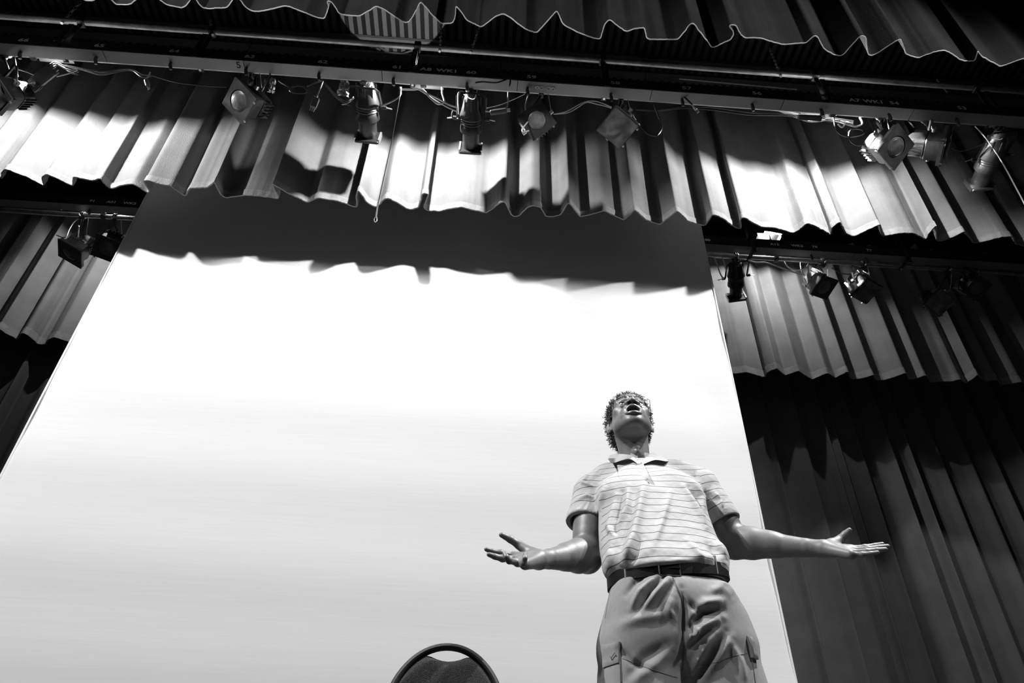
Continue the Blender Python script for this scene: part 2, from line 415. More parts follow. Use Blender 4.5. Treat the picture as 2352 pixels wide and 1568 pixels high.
# ------------------------------------------------------------ white screen
YS = 4.86
xl, xr = at(200, 720, YS)[0], at(1648, 720, YS)[0]
t = thing('projection_screen', ((xl + xr) / 2, YS, .6), 'large white cloth screen in the middle, its top in the shadow of the valance', 'screen')
mb = MB(); nx, nz = 120, 120; ztop, zbot = 6.9, .55
V = []; Fc = []
rs = np.random.RandomState(2)
for j in range(nz + 1):
    for i in range(nx + 1):
        u = i / nx; z = zbot + (ztop - zbot) * j / nz; xx = xl + (xr - xl) * u
        e = math.exp(-((1 - u) * (xr - xl) / .16) ** 2) * .03 * (1 + .4 * math.sin(z * 2.3)) + math.exp(-(u * (xr - xl) / .2) ** 2) * .02
        V.append((xx, YS + e * -1 + .006 * math.sin(z * 3.1 + xx * .5) + .004 * math.sin(z * 9 + xx * .3), z))
for j in range(nz):
    for i in range(nx):
        a = j * (nx + 1) + i; Fc.append((a, a + 1, a + nx + 2, a + nx + 1))
mb.v, mb.f = V, Fc
mb.build('cloth', 'screen_cloth', t)
for s, xx in ((-1, xl), (1, xr)):
    m = MB(); rows_ = []
    for j in range(60):
        z = zbot + (ztop - zbot) * j / 59
        yy = YS - .02 - .012 * (1 + .4 * math.sin(z * 2.3)) * (1 if s > 0 else .5)
        rows_.append((xx, yy, z))
    m.tube(rows_, .007, 8); m.build('side_hem', 'screen_cloth', t)
MB().tube([(xl - .1, YS, zbot - .02), (xr + .1, YS, zbot - .02)], .024, 10).build('bottom_batten', 'black_metal', t)
MB().tube([(xl - .3, YS, ztop + .02), (xr + .3, YS, ztop + .02)], .024, 10).build('top_batten', 'pipe_steel', t)
for xx in (xl + .3, 0, xr - .3): MB().tube([(xx, YS, ztop), (xx, YS, ZC)], .005, 5).build('suspension_wire', 'black_metal', t)
# ------------------------------------------------------------ lighting rig
def camdir(ax, ay, az):
    v = RC @ np.array([ax, ay, az], float); return v / np.linalg.norm(v)

def electric(ysf, ztop_px, zbot_px, xpix, ypipe, pipe_px, top_px, texts, x0, x1, label, seed, hangers, lab_h):
    """one lighting bar: wireway box with lettering, the pipe under it, the batten above it"""
    zt = at(xpix, ztop_px, ysf)[2]; zb = at(xpix, zbot_px, ysf)[2]
    t = thing('lighting_bar', ((x0 + x1) / 2, ysf + .06, zb), label, 'lighting bar')
    m = MB(); m.box(((x0 + x1) / 2, ysf + .055, (zt + zb) / 2), (x1 - x0, .11, zt - zb)); st = m.build('connector_strip', 'strip_black', t, False)
    x = x0
    while x < x1 - .1:
        wd = min(1.15, x1 - x)
        MB().box((x + wd / 2, ysf + .058, zb - .003), (wd - .006, .104, .006)).build('cover_plate', 'strip_grey', st, False)
        x += wd
    for s, (px_, py_), size in texts:
        p = at(px_, py_, ysf - .002); m = MB()
        text_mb(m, s, (p[0], ysf - .003, zb + (zt - zb) * .42), (1, 0, 0), (0, 0, 1), (lab_h * 1.35, lab_h))
        m.build('lettering', 'lettering', st, False)
        if s[0] in 'AW': continue
        m = MB(); xx = p[0] - .03
        m.tube([(xx, ysf + .07, zb - .003), (xx, ysf + .07, zb - .035), (xx + .004, ysf + .078, zb - .05), (xx + .01, ysf + .092, zb - .075)], [.011, .014, .016, .012], 8)
        m.build('outlet_lead', 'cable', st)
    zp = at(xpix, pipe_px, ypipe)[2]
    p = MB().tube([(x0, ypipe, zp), (x1, ypipe, zp)], .026, 16).build('lighting_pipe', 'pipe_steel', t)
    zu = at(xpix, top_px, ysf + .05)[2]; yu = ysf + .05
    for hx in hangers:
        m = MB(); m.box((hx, ysf - .012, (zt + zp) / 2 + .06), (.045, .006, zt - zp + .3))
        m.box((hx, ysf + .06, zt + .012), (.045, .16, .006)); m.box((hx, (ysf + ypipe) / 2, zp - .03), (.045, ypipe - ysf + .06, .006))
        m.box((hx, yu, (zu + zt) / 2), (.04, .008, zu - zt + .06))
        tag(m.build('hanger_strap', 'black_metal', t, False))
        MB().tube([(hx, ypipe, zp - .028), (hx, ypipe, zp - .05)], .012, 6).build('bolt', 'steel_bright', t)
        m = MB(); m.box((hx, yu, zu), (.06, .075, .075), bev=.01); m.build('pipe_clamp', 'black_metal', t)
    MB().tube([(x0, yu, zu), (x1, yu, zu)], .0265, 16).build('upper_batten', 'pipe_steel', t)
    return zt, zb, zp, zu, yu, st

T1 = [('66',(47,101)),('65',(224,111)),('64',(397,123)),('63',(572,134)),('62',(741,144)),('61',(912,157)),('A8',(978,161)),('WK1',(1027,163)),('60',(1082,168)),('59',(1221,177)),('58',(1413,190)),('57',(1577,202)),('56',(1738,213)),('55',(1898,227)),('A7',(1962,229)),('WK1',(2006,233)),('54',(2055,239)),('53',(2210,249))]
T2 = [('91',(203,477)),('A01',(247,480)),('WK2',(290,482)),('80',(1625,551)),('A12',(1778,557)),('WK2',(1830,561)),('78',(1871,566)),('77',(1995,572))]
Y1 = 3.25; YP1 = 3.385
hang1 = [at(a, b, Y1)[0] for a, b in ((125, 110), (452, 120), (948, 150), (1392, 180), (1900, 215), (2290, 250))]
E1 = electric(Y1, 156, 174, 1070, YP1, 197, 116, [(a, b, 1) for a, b in T1], -5.6, 5.9,
    'front lighting bar across the top, with numbered black strip and pipes', 3, hang1, .062)
Y2 = 5.5; YP2 = 5.66
hang2 = [at(a, b, Y2)[0] for a, b in ((334, 484), (1725, 550), (2070, 560))] + [-1.5, 0.2]
E2 = electric(Y2, 549, 567, 1750, YP2, 592, 470, [(a, b, 1) for a, b in T2], -7.2, 7.4,
    'rear lighting bar passing behind the white screen, seen at its left and right', 4, hang2, .048)
zt1, zb1, zp1, zu1, yu1, sp = E1; zt2, zb2, zp2, zu2, yu2, sp2 = E2

# white rings on the strip and the stray 5
for a in (1234, 1244, 1260, 1271):
    m = MB(); p = at(a, 198, Y1 + .05); m.tube([(p[0] + .014 * math.cos(k * PI / 5), Y1 + .055 + .014 * math.sin(k * PI / 5), zb1 - .009) for k in range(10)], .004, 5, closed=True); m.build('eyelet', 'hem_light', sp)
p5 = at(547, 152, Y1 + .05); m = MB(); text_mb(m, '5', (p5[0], Y1 + .05, zb1 - .007), (1, 0, 0), (0, -1, 0), (.08, .08))
m.build('lettering', 'strip_black', sp, False)

# chains from the upper pipe to the roof
def chain(px0, py0, px1, py1, Ya, Yb, label):
    a, b = at(px0, py0, Ya), at(px1, py1, Yb)
    t = thing('hoist_chain', a, label, 'chain')
    L = np.linalg.norm(b - a); n = int(L / .055); d = (b - a) / L
    R = frame(d, (0.3, 1, .1)); m = MB()
    for i in range(n):
        c = a + d * (i + .5) * L / n; ax, bx = (R[:, 0], R[:, 1]) if i % 2 else (R[:, 1], R[:, 0])
        m.tube([c + ax * .012 * math.cos(k * PI / 4) + d * .032 * math.sin(k * PI / 4) for k in range(8)], .0045, 5, closed=True)
    m.build('links', 'pipe_steel', t)
    MB().tube([a, a - d * .07], .012, 8).build('hook', 'steel_bright', t)
chain(1010, 112, 1014, 52, yu1, 3.45, 'short chain above the upper pipe in front of the lit roof ribs')
chain(148, 46, 186, 3, yu1, 3.35, 'slanting chain above the left end of the upper pipe')
chain(1792, 170, 1768, 112, yu1, 3.5, 'chain above the right part of the upper pipe')
chain(1083, 116, 1102, 60, yu1, 3.5, 'twisted dark chain above the connector strip near number 60')
chain(488, 78, 482, 45, yu1, 3.6, 'short chain over the left half of the upper pipe')

def clamp_parts(t, cp, R, tgt, mname='black_metal'):
    """hook clamp on the pipe at cp and stem down to tgt"""
    m = MB()
    ang = np.linspace(-.3 * PI, 1.15 * PI, 9)
    pts = [cp + np.array([0, .036 * math.cos(a), .036 * math.sin(a)]) for a in ang]
    for dx in (-.012, .012): m.tube([q + np.array([dx, 0, 0]) for q in pts], .008, 6)
    m.box(cp + np.array([0, 0, -.052]), (.04, .05, .05), bev=.006)
    m.tube([cp + np.array([0, 0, -.06]), tgt], .012, 8)
    m.build('clamp', mname, t)
    MB().tube([cp + np.array([0, -.02, -.05]), cp + np.array([0, -.075, -.055])], .008, 6).build('clamp_bolt', 'steel_bright', t)

def safety_cable(t, cp, bp, sag=.1, mname='cable_light'):
    mid = (cp + bp) / 2 + np.array([.06, .03, -sag]); MB().tube(smooth_path([cp + np.array([.06, 0, 0]), mid, bp], 8), .004, 5).build('safety_cable', mname, t)

def square_with_hole(m, s, r, z0, z1, n=32):
    def sq(k):
        a = 2 * PI * k / n; c, d = math.cos(a), math.sin(a); q = s / max(abs(c), abs(d)); return c * q, d * q
    out0 = [(*sq(k), z0) for k in range(n)]; out1 = [(*sq(k), z1) for k in range(n)]
    in0 = [(r * math.cos(2 * PI * k / n), r * math.sin(2 * PI * k / n), z0) for k in range(n)]
    in1 = [(x, y, z1) for x, y, _ in in0]
    m.loft([in0, out0, out1, in1, in0], False, False)

def xform(m, o, R):
    m.v = [tuple(np.array(o) + R @ np.array(p)) for p in m.v]; return m

def box_light(fpx, Y, aim, roll, cx, label, size=.26, face='lens', body='black_metal', pipe=(YP1, None), lens='lens_glass', cabs=True, group=None, frame_m='gel_frame'):
    """square-fronted stage light: face centre at photo pixel fpx, aimed along aim"""
    o = at(fpx[0], fpx[1], Y); R0 = frame(aim)
    c, s = math.cos(math.radians(roll)), math.sin(math.radians(roll))
    R = R0 @ np.array([[c, -s, 0], [s, c, 0], [0, 0, 1]])
    h = size / 2
    cp = np.array([cx, pipe[0], pipe[1]])
    t = thing('stage_light', o, label, 'stage light', group)
    hs = h * .82
    m = MB(); m.box((0, 0, -.085), (2 * hs, 2 * hs, .15), bev=.035)
    def ring(sx, sy, z, n=20, p=4.0, dy=0):
        return [(sx * abs(math.cos(a)) ** (2 / p) * (1 if math.cos(a) >= 0 else -1), dy + sy * abs(math.sin(a)) ** (2 / p) * (1 if math.sin(a) >= 0 else -1), z) for a in [2 * PI * k / n + PI / n for k in range(n)]]
    m.loft([ring(hs * .97, hs * .97, -.155), ring(hs * .8, hs * .9, -.2, dy=.005), ring(hs * .7, hs * .8, -.27, dy=.008), ring(hs * .45, hs * .5, -.3, dy=.01)])
    xform(m, o, R).build('housing', body, t)
    for k in range(5):
        f = MB(); f.box((-.6 * hs + k * .3 * hs, hs * .98, -.2 + 0), (.006, .035, .12)); xform(f, o, R).build('cooling_fin', body, t, False)
        f = MB(); f.box((-.6 * hs + k * .3 * hs, -hs * .9, -.215), (.006, .02, .09)); xform(f, o, R).build('cooling_fin', body, t, False)
    f = MB(); square_with_hole(f, h, h * .68 if face != 'gel' else h * .86, -.008, .004)
    xform(f, o, R).build('colour_frame', frame_m, t, False)
    f = MB()
    for sx in (-1, 1): f.box((sx * (h - .01), 0, -.025), (.02, 2 * h * .9, .03))
    f.box((0, -(h - .01), -.025), (2 * h * .9, .02, .03))
    xform(f, o, R).build('frame_holder', body, t, False)
    if face == 'gel':
        n = 12; V = []; Fc = []; rr = random.Random(int(fpx[0]))
        ph = [rr.uniform(0, 6) for _ in range(4)]
        for j in range(n + 1):
            for i in range(n + 1):
                x, y = (i / n * 2 - 1) * h * .94, (j / n * 2 - 1) * h * .94
                z = .006 * math.sin(30 * x + ph[0] + 2 * math.sin(22 * y + ph[1])) + .005 * math.sin(48 * y + ph[2]) + .012 * abs(math.sin(14 * (x + y) + ph[3])) + .016
                V.append((x, y, z))
        for j in range(n):
            for i in range(n):
                a = j * (n + 1) + i; Fc.append((a, a + 1, a + n + 2, a + n + 1))
        f = MB().add(V, Fc); xform(f, o, R).build('colour_gel', 'gel', t, True, 60)
    else:
        r = h * .7
        f = MB().lathe([(r, -.02), (r, -.006), (r * .8, .004), (r * .45, .011), (.004, .014)], n=28); xform(f, o, R).build('lens', lens, t)
        f = MB()
        for q in (.25, .42, .58):
            f = MB(); f.tube([(q * r * 1.2 * math.cos(a), q * r * 1.2 * math.sin(a), .013 - q * .013) for a in np.linspace(0, 2 * PI, 20, False)], .0018, 4, closed=True); xform(f, o, R).build('lens_ring', lens, t)
    # yoke
    py_ = o + R @ np.array([0, 0, -.11])
    top = cp + np.array([0, 0, -.1]); side = R[:, 0]
    # yoke spreads along the fixture's x axis
    L = hs + .022
    a1, a2 = py_ - side * L, py_ + side * L
    updir = top - py_; dist = max(.12, np.linalg.norm(updir)); u = updir / np.linalg.norm(updir)
    u = u - side * (u @ side); u /= np.linalg.norm(u); dist = min(dist, .24)
    yk = [a1, a1 + u * dist * .8, a1 + u * dist + side * .03, a2 + u * dist - side * .03, a2 + u * dist * .8, a2]
    f = MB(); f.tube(yk, .011, 4); f.build('yoke', body if body != 'reflector' else 'black_metal', t, False)
    for q, sg in ((a1, -1), (a2, 1)): MB().tube([q + side * sg * .002, q + side * sg * .035], .016, 8).build('tilt_knob', 'steel_bright', t)
    clamp_parts(t, cp, R, (a1 + a2) / 2 + u * dist)
    if cabs: safety_cable(t, cp, py_ + R @ np.array([hs, 0, -.1]), .12)
    # two bright clips under the frame
    for sx in (-.7, .7): MB().tube([R @ np.array([sx * h, -h, .0]) + o, R @ np.array([sx * h, -h - .014, 0]) + o], .008, 6).build('clip', 'steel_bright', t)
    return t

def profile_light(rear, Yr, front, length, cx, label, pipe, body='black_metal', cabs=True, wide=1.0, group=None):
    """ellipsoidal light: lamp end at pixel rear, lens end at pixel front, length metres long"""
    a = at(rear[0], rear[1], Yr); best = None
    for Yf in np.linspace(Yr - .7, Yr + .7, 561):
        b = at(front[0], front[1], Yf); e = abs(np.linalg.norm(b - a) - length)
        if best is None or e < best[0] - 1e-4 or (e < .004 and Yf > best[2]): best = (e, b, Yf)
    b = best[1]; z = (b - a) / np.linalg.norm(b - a); R = frame(z, (0, 0.2, 1)); L = length; k = wide
    t = thing('stage_light', a, label, 'stage light', group)
    cp = np.array([cx, pipe[0], pipe[1]])
    m = MB().lathe([(.03 * k, 0), (.052 * k, .01), (.055 * k, L * .10), (.068 * k, L * .14), (.092 * k, L * .34), (.102 * k, L * .40), (.104 * k, L * .43)], a, R, 24); m.build('reflector_housing', body, t)
    m = MB().lathe([(.102 * k, L * .43), (.1 * k, L * .445), (.09 * k, L * .45), (.09 * k, L * .47), (.094 * k, L * .48), (.088 * k, L * .50), (.094 * k, L * .52), (.088 * k, L * .54), (.095 * k, L * .57), (.1 * k, L * .62), (.1 * k, L * .66), (.085 * k, L * .68)], a, R, 24); m.build('barrel', body, t)
    m = MB().lathe([(.076 * k, L * .67), (.076 * k, L * .93), (.07 * k, L * .95)], a, R, 24); m.build('lens_tube', body, t)
    f = MB(); f.box((0, 0, L * .96), (.2 * k, .2 * k, .03), bev=.012); xform(f, a, R).build('colour_frame', body if body != 'black_metal' else 'black_metal', t)
    for sx in (-1, 1):
        f = MB(); f.box((sx * .1 * k, 0, L * .955), (.016, .16 * k, .045)); xform(f, a, R).build('frame_clip', 'steel_bright', t, False)
    for k2 in range(8):
        an = k2 * PI / 4; f = MB(); f.box((.08 * k * math.cos(an), .08 * k * math.sin(an), L * .22), (.012, .012, L * .2)); xform(f, a, R).build('cooling_rib', body, t, False)
    f = MB(); f.box((0, 0, .02), (.06, .08, .05), bev=.01); xform(f, a, R).build('lamp_cap', body, t)
    piv = a + z * L * .46; side = R[:, 0]; top = cp + np.array([0, 0, -.1])
    a1, a2 = piv - side * .125 * k, piv + side * .125 * k; u = top - piv; dist = min(.3, np.linalg.norm(u)); u = u - side * (u @ side); u /= np.linalg.norm(u)
    f = MB(); f.tube([a1, a1 + u * dist * .85, a1 + u * dist + side * .03, a2 + u * dist - side * .03, a2 + u * dist * .85, a2], .011, 4); f.build('yoke', 'black_metal', t, False)
    for q, sg in ((a1, -1), (a2, 1)):
        MB().tube([q, q + side * sg * .04], .017, 8).build('tilt_knob', 'black_metal', t)
        MB().tube([q + side * sg * .03, q + side * sg * .09 + z * .01], .005, 6).build('shutter_handle', 'steel_bright', t)
    clamp_parts(t, cp, R, (a1 + a2) / 2 + u * dist)
    if cabs: safety_cable(t, cp, a + z * .05 + side * .07, .08)
    return t
P1 = (YP1, zp1); P2 = (YP2, zp2)
def pxX(px, py, Y): return at(px, py, Y)[0]
box_light((548, 232), 3.30, camdir(-.42, -.22, .88), 22, pxX(577, 168, YP1), 'stage light with square grey front and dark round lens, leftmost whole one on front bar', .255, lens='gel', pipe=P1, body='black_metal')
profile_light((840, 172), 3.42, (846, 322), .60, pxX(838, 180, YP1), 'long black spotlight pointing down at the left of the middle, below number 61', P1, wide=1.08)
profile_light((1084, 205), 3.42, (1081, 347), .58, pxX(1082, 198, YP1), 'long black spotlight pointing down in the middle, below number 60', P1)
box_light((1233, 276), 3.32, camdir(-.10, -.14, .98), 32, pxX(1243, 210, YP1), 'square-fronted stage light with a pale round lens, right of the middle spotlight', .235, pipe=P1, lens='lens_glass')
box_light((1419, 293), 3.30, camdir(-.22, -.50, .84), 28, pxX(1425, 222, YP1), 'stage light with a creased colour sheet over its square front, below number 58', .25, face='gel', pipe=P1)
box_light((2058, 338), 3.30, camdir(.30, -.30, .88), -12, pxX(2020, 262, YP1), 'stage light with a grey round lens hanging below number 54 at the right', .27, pipe=P1, lens='gel', body='pipe_steel')  # pale steel body stands in for lamp light on its ribs
box_light((2172, 335), 3.36, camdir(.80, -.22, .50), -8, pxX(2125, 272, YP1), 'stage light turned to the right with its side brightly lit, on the front bar', .25, face='gel', pipe=P1, body='pipe_steel')  # lit look of the side put into the pale body material
profile_light((2300, 300), 3.42, (2247, 428), .60, pxX(2290, 285, YP1), 'long pale-lit spotlight slanting down at the far right of the front bar', P1, body='pipe_steel')  # pale steel body stands in for the light falling on it
box_light((-12, 215), 3.34, camdir(-.3, -.3, .9), 10, pxX(0, 140, YP1), 'stage light cut off by the left edge of the picture', .25, pipe=P1, face='gel')
box_light((160, 583), 5.55, camdir(-.30, -.62, .72), 10, pxX(185, 505, YP2), 'rear stage light with brightly lit ribs, far left below the front valance', .27, pipe=P2, lens='gel', body='pipe_steel')  # body made pale steel to imitate the lit ribs
box_light((246, 572), 5.58, camdir(.15, -.5, .85), -6, pxX(262, 505, YP2), 'dim rear stage light beside the left edge of the white screen', .27, pipe=P2, lens='gel')
profile_light((1690, 592), 5.70, (1691, 686), .56, pxX(1690, 588, YP2), 'black spotlight hanging straight down just right of the white screen', P2, wide=1.02)
box_light((1894, 660), 5.60, camdir(.25, -.50, .82), 12, pxX(1890, 604, YP2), 'rear stage light with a dim square front, second to the right of the screen', .26, pipe=P2, lens='gel', body='pipe_steel')
box_light((1990, 668), 5.60, camdir(.12, -.62, .76), 0, pxX(1983, 610, YP2), 'rear stage light with bright ribbed body and plain square front, right of the dim one', .27, face='gel', pipe=P2, body='pipe_steel')  # light on the ribs put into a pale steel body
box_light((2158, 694), 5.50, camdir(-.12, -.22, .96), 45, pxX(2180, 630, YP2), 'dark rear stage light with a diamond-set empty square front', .245, face='gel', pipe=P2)
box_light((2246, 662), 5.58, camdir(.10, -.30, .92), -20, pxX(2240, 628, YP2), 'darkest rear stage light, last to the right of the rear bar', .25, pipe=P2, lens='gel')

# hooded work lights behind the strips
def work_light(p, label, zp, yp):
    p = np.array(p); t = thing('work_light', p, label, 'work light')
    if 'bare' in label:
        o = MB().tube([p + np.array([-.05, -.064, .020]), p + np.array([.01, -.064, .020]), p + np.array([.16, -.064, .010])], [.017, .016, .005], 10).build('bulb', 'lit_bulb', t)
    m = MB()
    if 'bare' in label: m.box(p + np.array([0, .06, .040]), (.30, .19, .005))
    else: m.box(p + np.array([0, .045, .036]), (.30, .21, .005)); m.box(p + np.array([0, -.058, .018]), (.30, .005, .036))
    for s in (-1, 1): m.box(p + np.array([s * .15, .012, .0]), (.005, .145, .072))
    m.build('hood', 'hood_black', t, False)
    'bare' not in label and MB().tube([p + np.array([-.14, -.048, .024]), p + np.array([.14, -.048, .024])], .006, 8).build('lamp_holder', 'black_metal', t)
    m = MB(); m.tube([p + np.array([0, -.06, .05]), (p[0], yp, zp + .1), (p[0], yp, zp + .028)], .01, 6); m.box((p[0], yp, zp), (.05, .07, .07), bev=.01); m.build('bracket', 'black_metal', t)
wl = ['work light behind the left end of the front strip', 'work light behind the middle of the front strip between A8 and 60', 'work light behind the front strip at the right, near A7']
for p, l in zip(WORK1, wl): work_light(p, l, zp1, YP1)
for i, (p, l) in enumerate(zip(WORK2, ['work light on the rear bar left of the screen', 'bare bright work light shining over the rear strip, right of the screen'])):
    work_light(p, l, zp2, YP2)

# ------------------------------------------------------------ cables
def cable(pts, Y, label, r=.006, m='cable', group=None, name='power_cable', dY=0.0, strands=1, sub=6):
    P = []
    for i, q in enumerate(pts):
        yy = q[2] if len(q) > 2 else Y
        P.append(at(q[0], q[1], yy))
    sp_ = smooth_path(P, sub); mb = MB()
    for s in range(strands):
        off = np.array([0, .016 * s, -.004 * s]); a = random.uniform(.6, 1.4)
        mb.tube([p + off * math.sin(min(1, i / 6) * PI / 2) + np.array([0, 0, .012 * s * math.sin(i * .35 * a)]) for i, p in enumerate(sp_)], r, 6)
    return tag(mb.build(name, m), label, 'cable', group)
YC = 3.45
cable([(0, 184), (24, 204), (50, 208), (86, 198), (105, 160), (125, 143), (150, 152), (180, 160)], YC, 'looped cables at the left end of the front bar', .007, 'cable', strands=3)
cable([(10, 176), (22, 186), (50, 193), (80, 188)], 3.42, 'pale cable loop hanging at the very left', .007, 'cable_light')
cable([(4, 184), (20, 192), (36, 201)], 3.44, 'short pale cable under the loop at the very left', .006, 'cable_light')
cable([(30, 157), (60, 165), (86, 177)], 3.42, 'thin cord running down to the cable junction box', .004, 'cable_light')
cable([(150, 150), (200, 160), (240, 165), (295, 158), (325, 170), (345, 172)], YC, 'bundle of dark cables under the front pipe between 65 and 64', .006, 'cable', strands=2)
cable([(345, 172), (400, 188), (460, 196), (520, 200)], YC, 'faint cable sagging toward the leftmost stage light', .005)
cable([(130, 176), (160, 168), (178, 161)], 3.42, 'pale cord from the junction box to the front pipe', .005, 'cable_light')
cable([(560, 165), (590, 155), (620, 165), (610, 190), (600, 208), (590, 215)], 3.36, 'cable arching over the leftmost stage light', .007, 'cable')
cable([(608, 182), (606, 200), (596, 215), (585, 228)], 3.38, 'bright cable hanging behind the leftmost stage light', .006, 'cable_light')
cable([(640, 186), (665, 200), (690, 196), (705, 212), (680, 214), (665, 208), (672, 198), (700, 198)], YC, 'coiled cable loop under number 62', .006, 'cable')
cable([(705, 198), (730, 186), (745, 188), (770, 215), (795, 232), (812, 222)], YC, 'cable sagging to the left spotlight', .006, 'cable', strands=2)
cable([(918, 200), (920, 216), (912, 226), (895, 235), (875, 243)], 3.42, 'bright cable bending down right of the left spotlight', .007, 'cable_light')
cable([(920, 205), (950, 206), (970, 204), (985, 222), (1005, 238), (1020, 234), (1016, 215), (1015, 202)], 3.44, 'bright looping cable left of the middle spotlight', .008, 'cable_light')
cable([(955, 202), (975, 212), (1005, 226), (1030, 240), (1055, 248)], 3.43, 'white cable running to the middle spotlight', .007, 'cable_light')
cable([(960, 204), (990, 224), (1025, 245), (1050, 256)], 3.45, 'thin second cable running to the middle spotlight', .005, 'cable_light')
cable([(1054, 262), (1053, 215), (1066, 211), (1075, 222)], 3.40, 'bright squared cable bracket left of the middle spotlight', .006, 'cable_light')
cable([(1040, 255), (1038, 268), (1046, 273), (1058, 272), (1075, 270, 3.60)], 3.40, 'small cable loop hugging the middle spotlight', .006, 'cable')
cable([(1118, 248), (1150, 240), (1180, 228), (1205, 216)], 3.42, 'thin cable rising right from the middle spotlight', .004, 'cable_light')
cable([(1167, 212), (1166, 240), (1158, 254), (1145, 258), (1115, 255)], 3.42, 'bright cable hanging down right of the middle spotlight', .006, 'cable_light')
cable([(1092, 190), (1110, 188), (1140, 190), (1170, 181), (1170, 198)], 3.22, 'black flex lying along the grey underside right of number 60', .007, 'cable')
cable([(1215, 214), (1207, 240), (1208, 256)], 3.40, 'bright cable at the left of the pale-lens light', .006, 'cable_light')
cable([(1212, 280), (1200, 296), (1202, 304), (1215, 300)], 3.34, 'small bright loop below left of the pale-lens light', .006, 'cable_light')
cable([(1272, 262), (1300, 256), (1330, 240), (1352, 232), (1375, 234), (1405, 246)], YC, 'cable swagged between the pale-lens light and the creased one', .005, 'cable_light', strands=2)
cable([(1500, 236), (1510, 262), (1520, 290), (1512, 308), (1502, 311), (1485, 304), (1465, 280), (1455, 264)], 3.42, 'long U-shaped cable loop right of the creased stage light', .008, 'cable')
cable([(1460, 251), (1510, 253), (1570, 245), (1640, 247), (1720, 258), (1800, 262), (1880, 272), (1930, 278)], 3.45, 'thin cable trailing along the front pipe to the right', .005, 'cable', strands=2)
cable([(1500, 215), (1530, 208), (1560, 214), (1590, 240)], 3.30, 'flex lying over the front pipe below number 57', .007, 'cable')
cable([(1780, 250), (1830, 262), (1870, 268), (1915, 272), (1960, 278)], 3.44, 'bright cables bunched along the pipe by the right work light', .007, 'cable_light', strands=3)
cable([(1915, 268), (1918, 290), (1930, 308), (1955, 314), (1982, 308), (1980, 298), (1960, 296), (1950, 306), (1955, 325), (1975, 334), (2005, 322)], 3.42, 'dark double cable loop left of the grey-lens light', .007, 'cable')
cable([(1925, 285), (1935, 292), (1945, 280), (1962, 290), (1980, 285), (1975, 270)], 3.46, 'tangle of bright cable under the right work light', .008, 'cable_light')
cable([(2075, 262), (2085, 275), (2100, 292)], 3.40, 'dark strap slanting down by the sideways light', .007, 'cable')
cable([(2172, 332), (2195, 344), (2215, 346), (2240, 338), (2272, 325, 3.55)], 3.42, 'thin cable between the sideways light and the pale spotlight', .004)
cable([(2240, 290), (2265, 318), (2300, 370), (2330, 425), (2354, 470)], 3.40, 'long straight cord slanting down off the right edge', .005, 'cable_light', name='pull_cord', sub=2)
cable([(1630, 586), (1650, 592), (1700, 593), (1735, 602), (1760, 603), (1800, 617), (1840, 630), (1862, 634)], 5.72, 'white cable swag right of the rear black spotlight', .008, 'cable_light')
cable([(1640, 590), (1648, 610), (1655, 630), (1662, 640)], 5.66, 'bright cable hanging left of the rear black spotlight', .009, 'cable_light')
cable([(1658, 588), (1664, 606), (1668, 622)], 5.68, 'thin bright cable beside the rear black spotlight', .008, 'cable_light')
cable([(1800, 595), (1810, 612), (1830, 620), (1855, 616)], 5.70, 'rear cable looping to the dim light', .008, 'cable_light')
cable([(1838, 597), (1842, 625), (1860, 640)], 5.72, 'dark cable behind the rear swag', .006, 'cable')
cable([(130, 540), (150, 545), (160, 525), (175, 505), (205, 500), (250, 502)], 5.70, 'rear cables above the far-left light', .007, 'cable_light')
cable([(1910, 615), (1935, 628), (1960, 630)], 5.70, 'short cable between the two rear lights', .006, 'cable')

# thin plumb line with an eye at its end
a, b = at(922, 200, 3.40), at(868, 468, 3.62)
c2 = at(862, 510, 3.66)
t = thing('plumb_line', a, 'thin pale line hanging from the front bar with a small eye at its lower end', 'line')
MB().tube([a, a * .5 + b * .5 + np.array([.01, 0, 0]), b], .0035, 6).build('line', 'cable', t)
d = (c2 - b)
MB().tube([b, b + d * .72], .006, 6).build('shank', 'steel_bright', t)
ee = b + d * .86; dd = d / np.linalg.norm(d); sx = np.array([1., 0, 0])
MB().tube([ee + dd * .022 * math.cos(k * PI / 6) + sx * .011 * math.sin(k * PI / 6) for k in range(12)], .003, 6, closed=True).build('eye', 'steel_bright', t)

# small things on the front pipe
def plug(px, py, Y, d, label, L=.1, r=.022, m='gel', top=None):
    o = at(px, py, Y); t = thing('cable_plug', o, label, 'plug')
    R = frame(camdir(*d), (0, .3, 1)); f = MB(); f.box((0, 0, 0), (2 * r, 2 * r, L), bev=.008); xform(f, o, R).build('body', m, t)
    for q in (-1, 0, 1):
        f = MB(); f.tube([(q * r * .6, 0, L / 2), (q * r * .6, 0, L / 2 + .03)], .004, 6); xform(f, o, R).build('pin', 'steel_bright', t)
    if top: MB().tube(smooth_path([o - R[:, 2] * L / 2, at(top[0], top[1], Y)], 2), .007, 6).build('lead', 'cable_light', t)
plug(723, 236, 3.42, (-.3, -.9, .1), 'plug hanging on a short lead below number 62', .09, .026, top=(742, 186))
plug(338, 190, 3.42, (.3, -.9, .1), 'small plug hanging under the front pipe near 64', .06, .016, top=(345, 166))
plug(100, 176, 3.42, (.85, .5, .2), 'black cable junction box with bright screws at the left', .22, .045, m='gel_frame', top=(80, 190))
plug(1596, 248, 3.40, (.5, -.8, .2), 'tiny bright plug end below number 57', .045, .012, m='cable_light', top=(1585, 238))
plug(1145, 256, 3.42, (1, .1, .1), 'long grey connector right of the middle spotlight', .14, .02, m='gel_frame')
plug(1860, 270, 3.42, (1, -.1, .1), 'black inline connector on the bright cables at the right', .2, .022, m='cable')
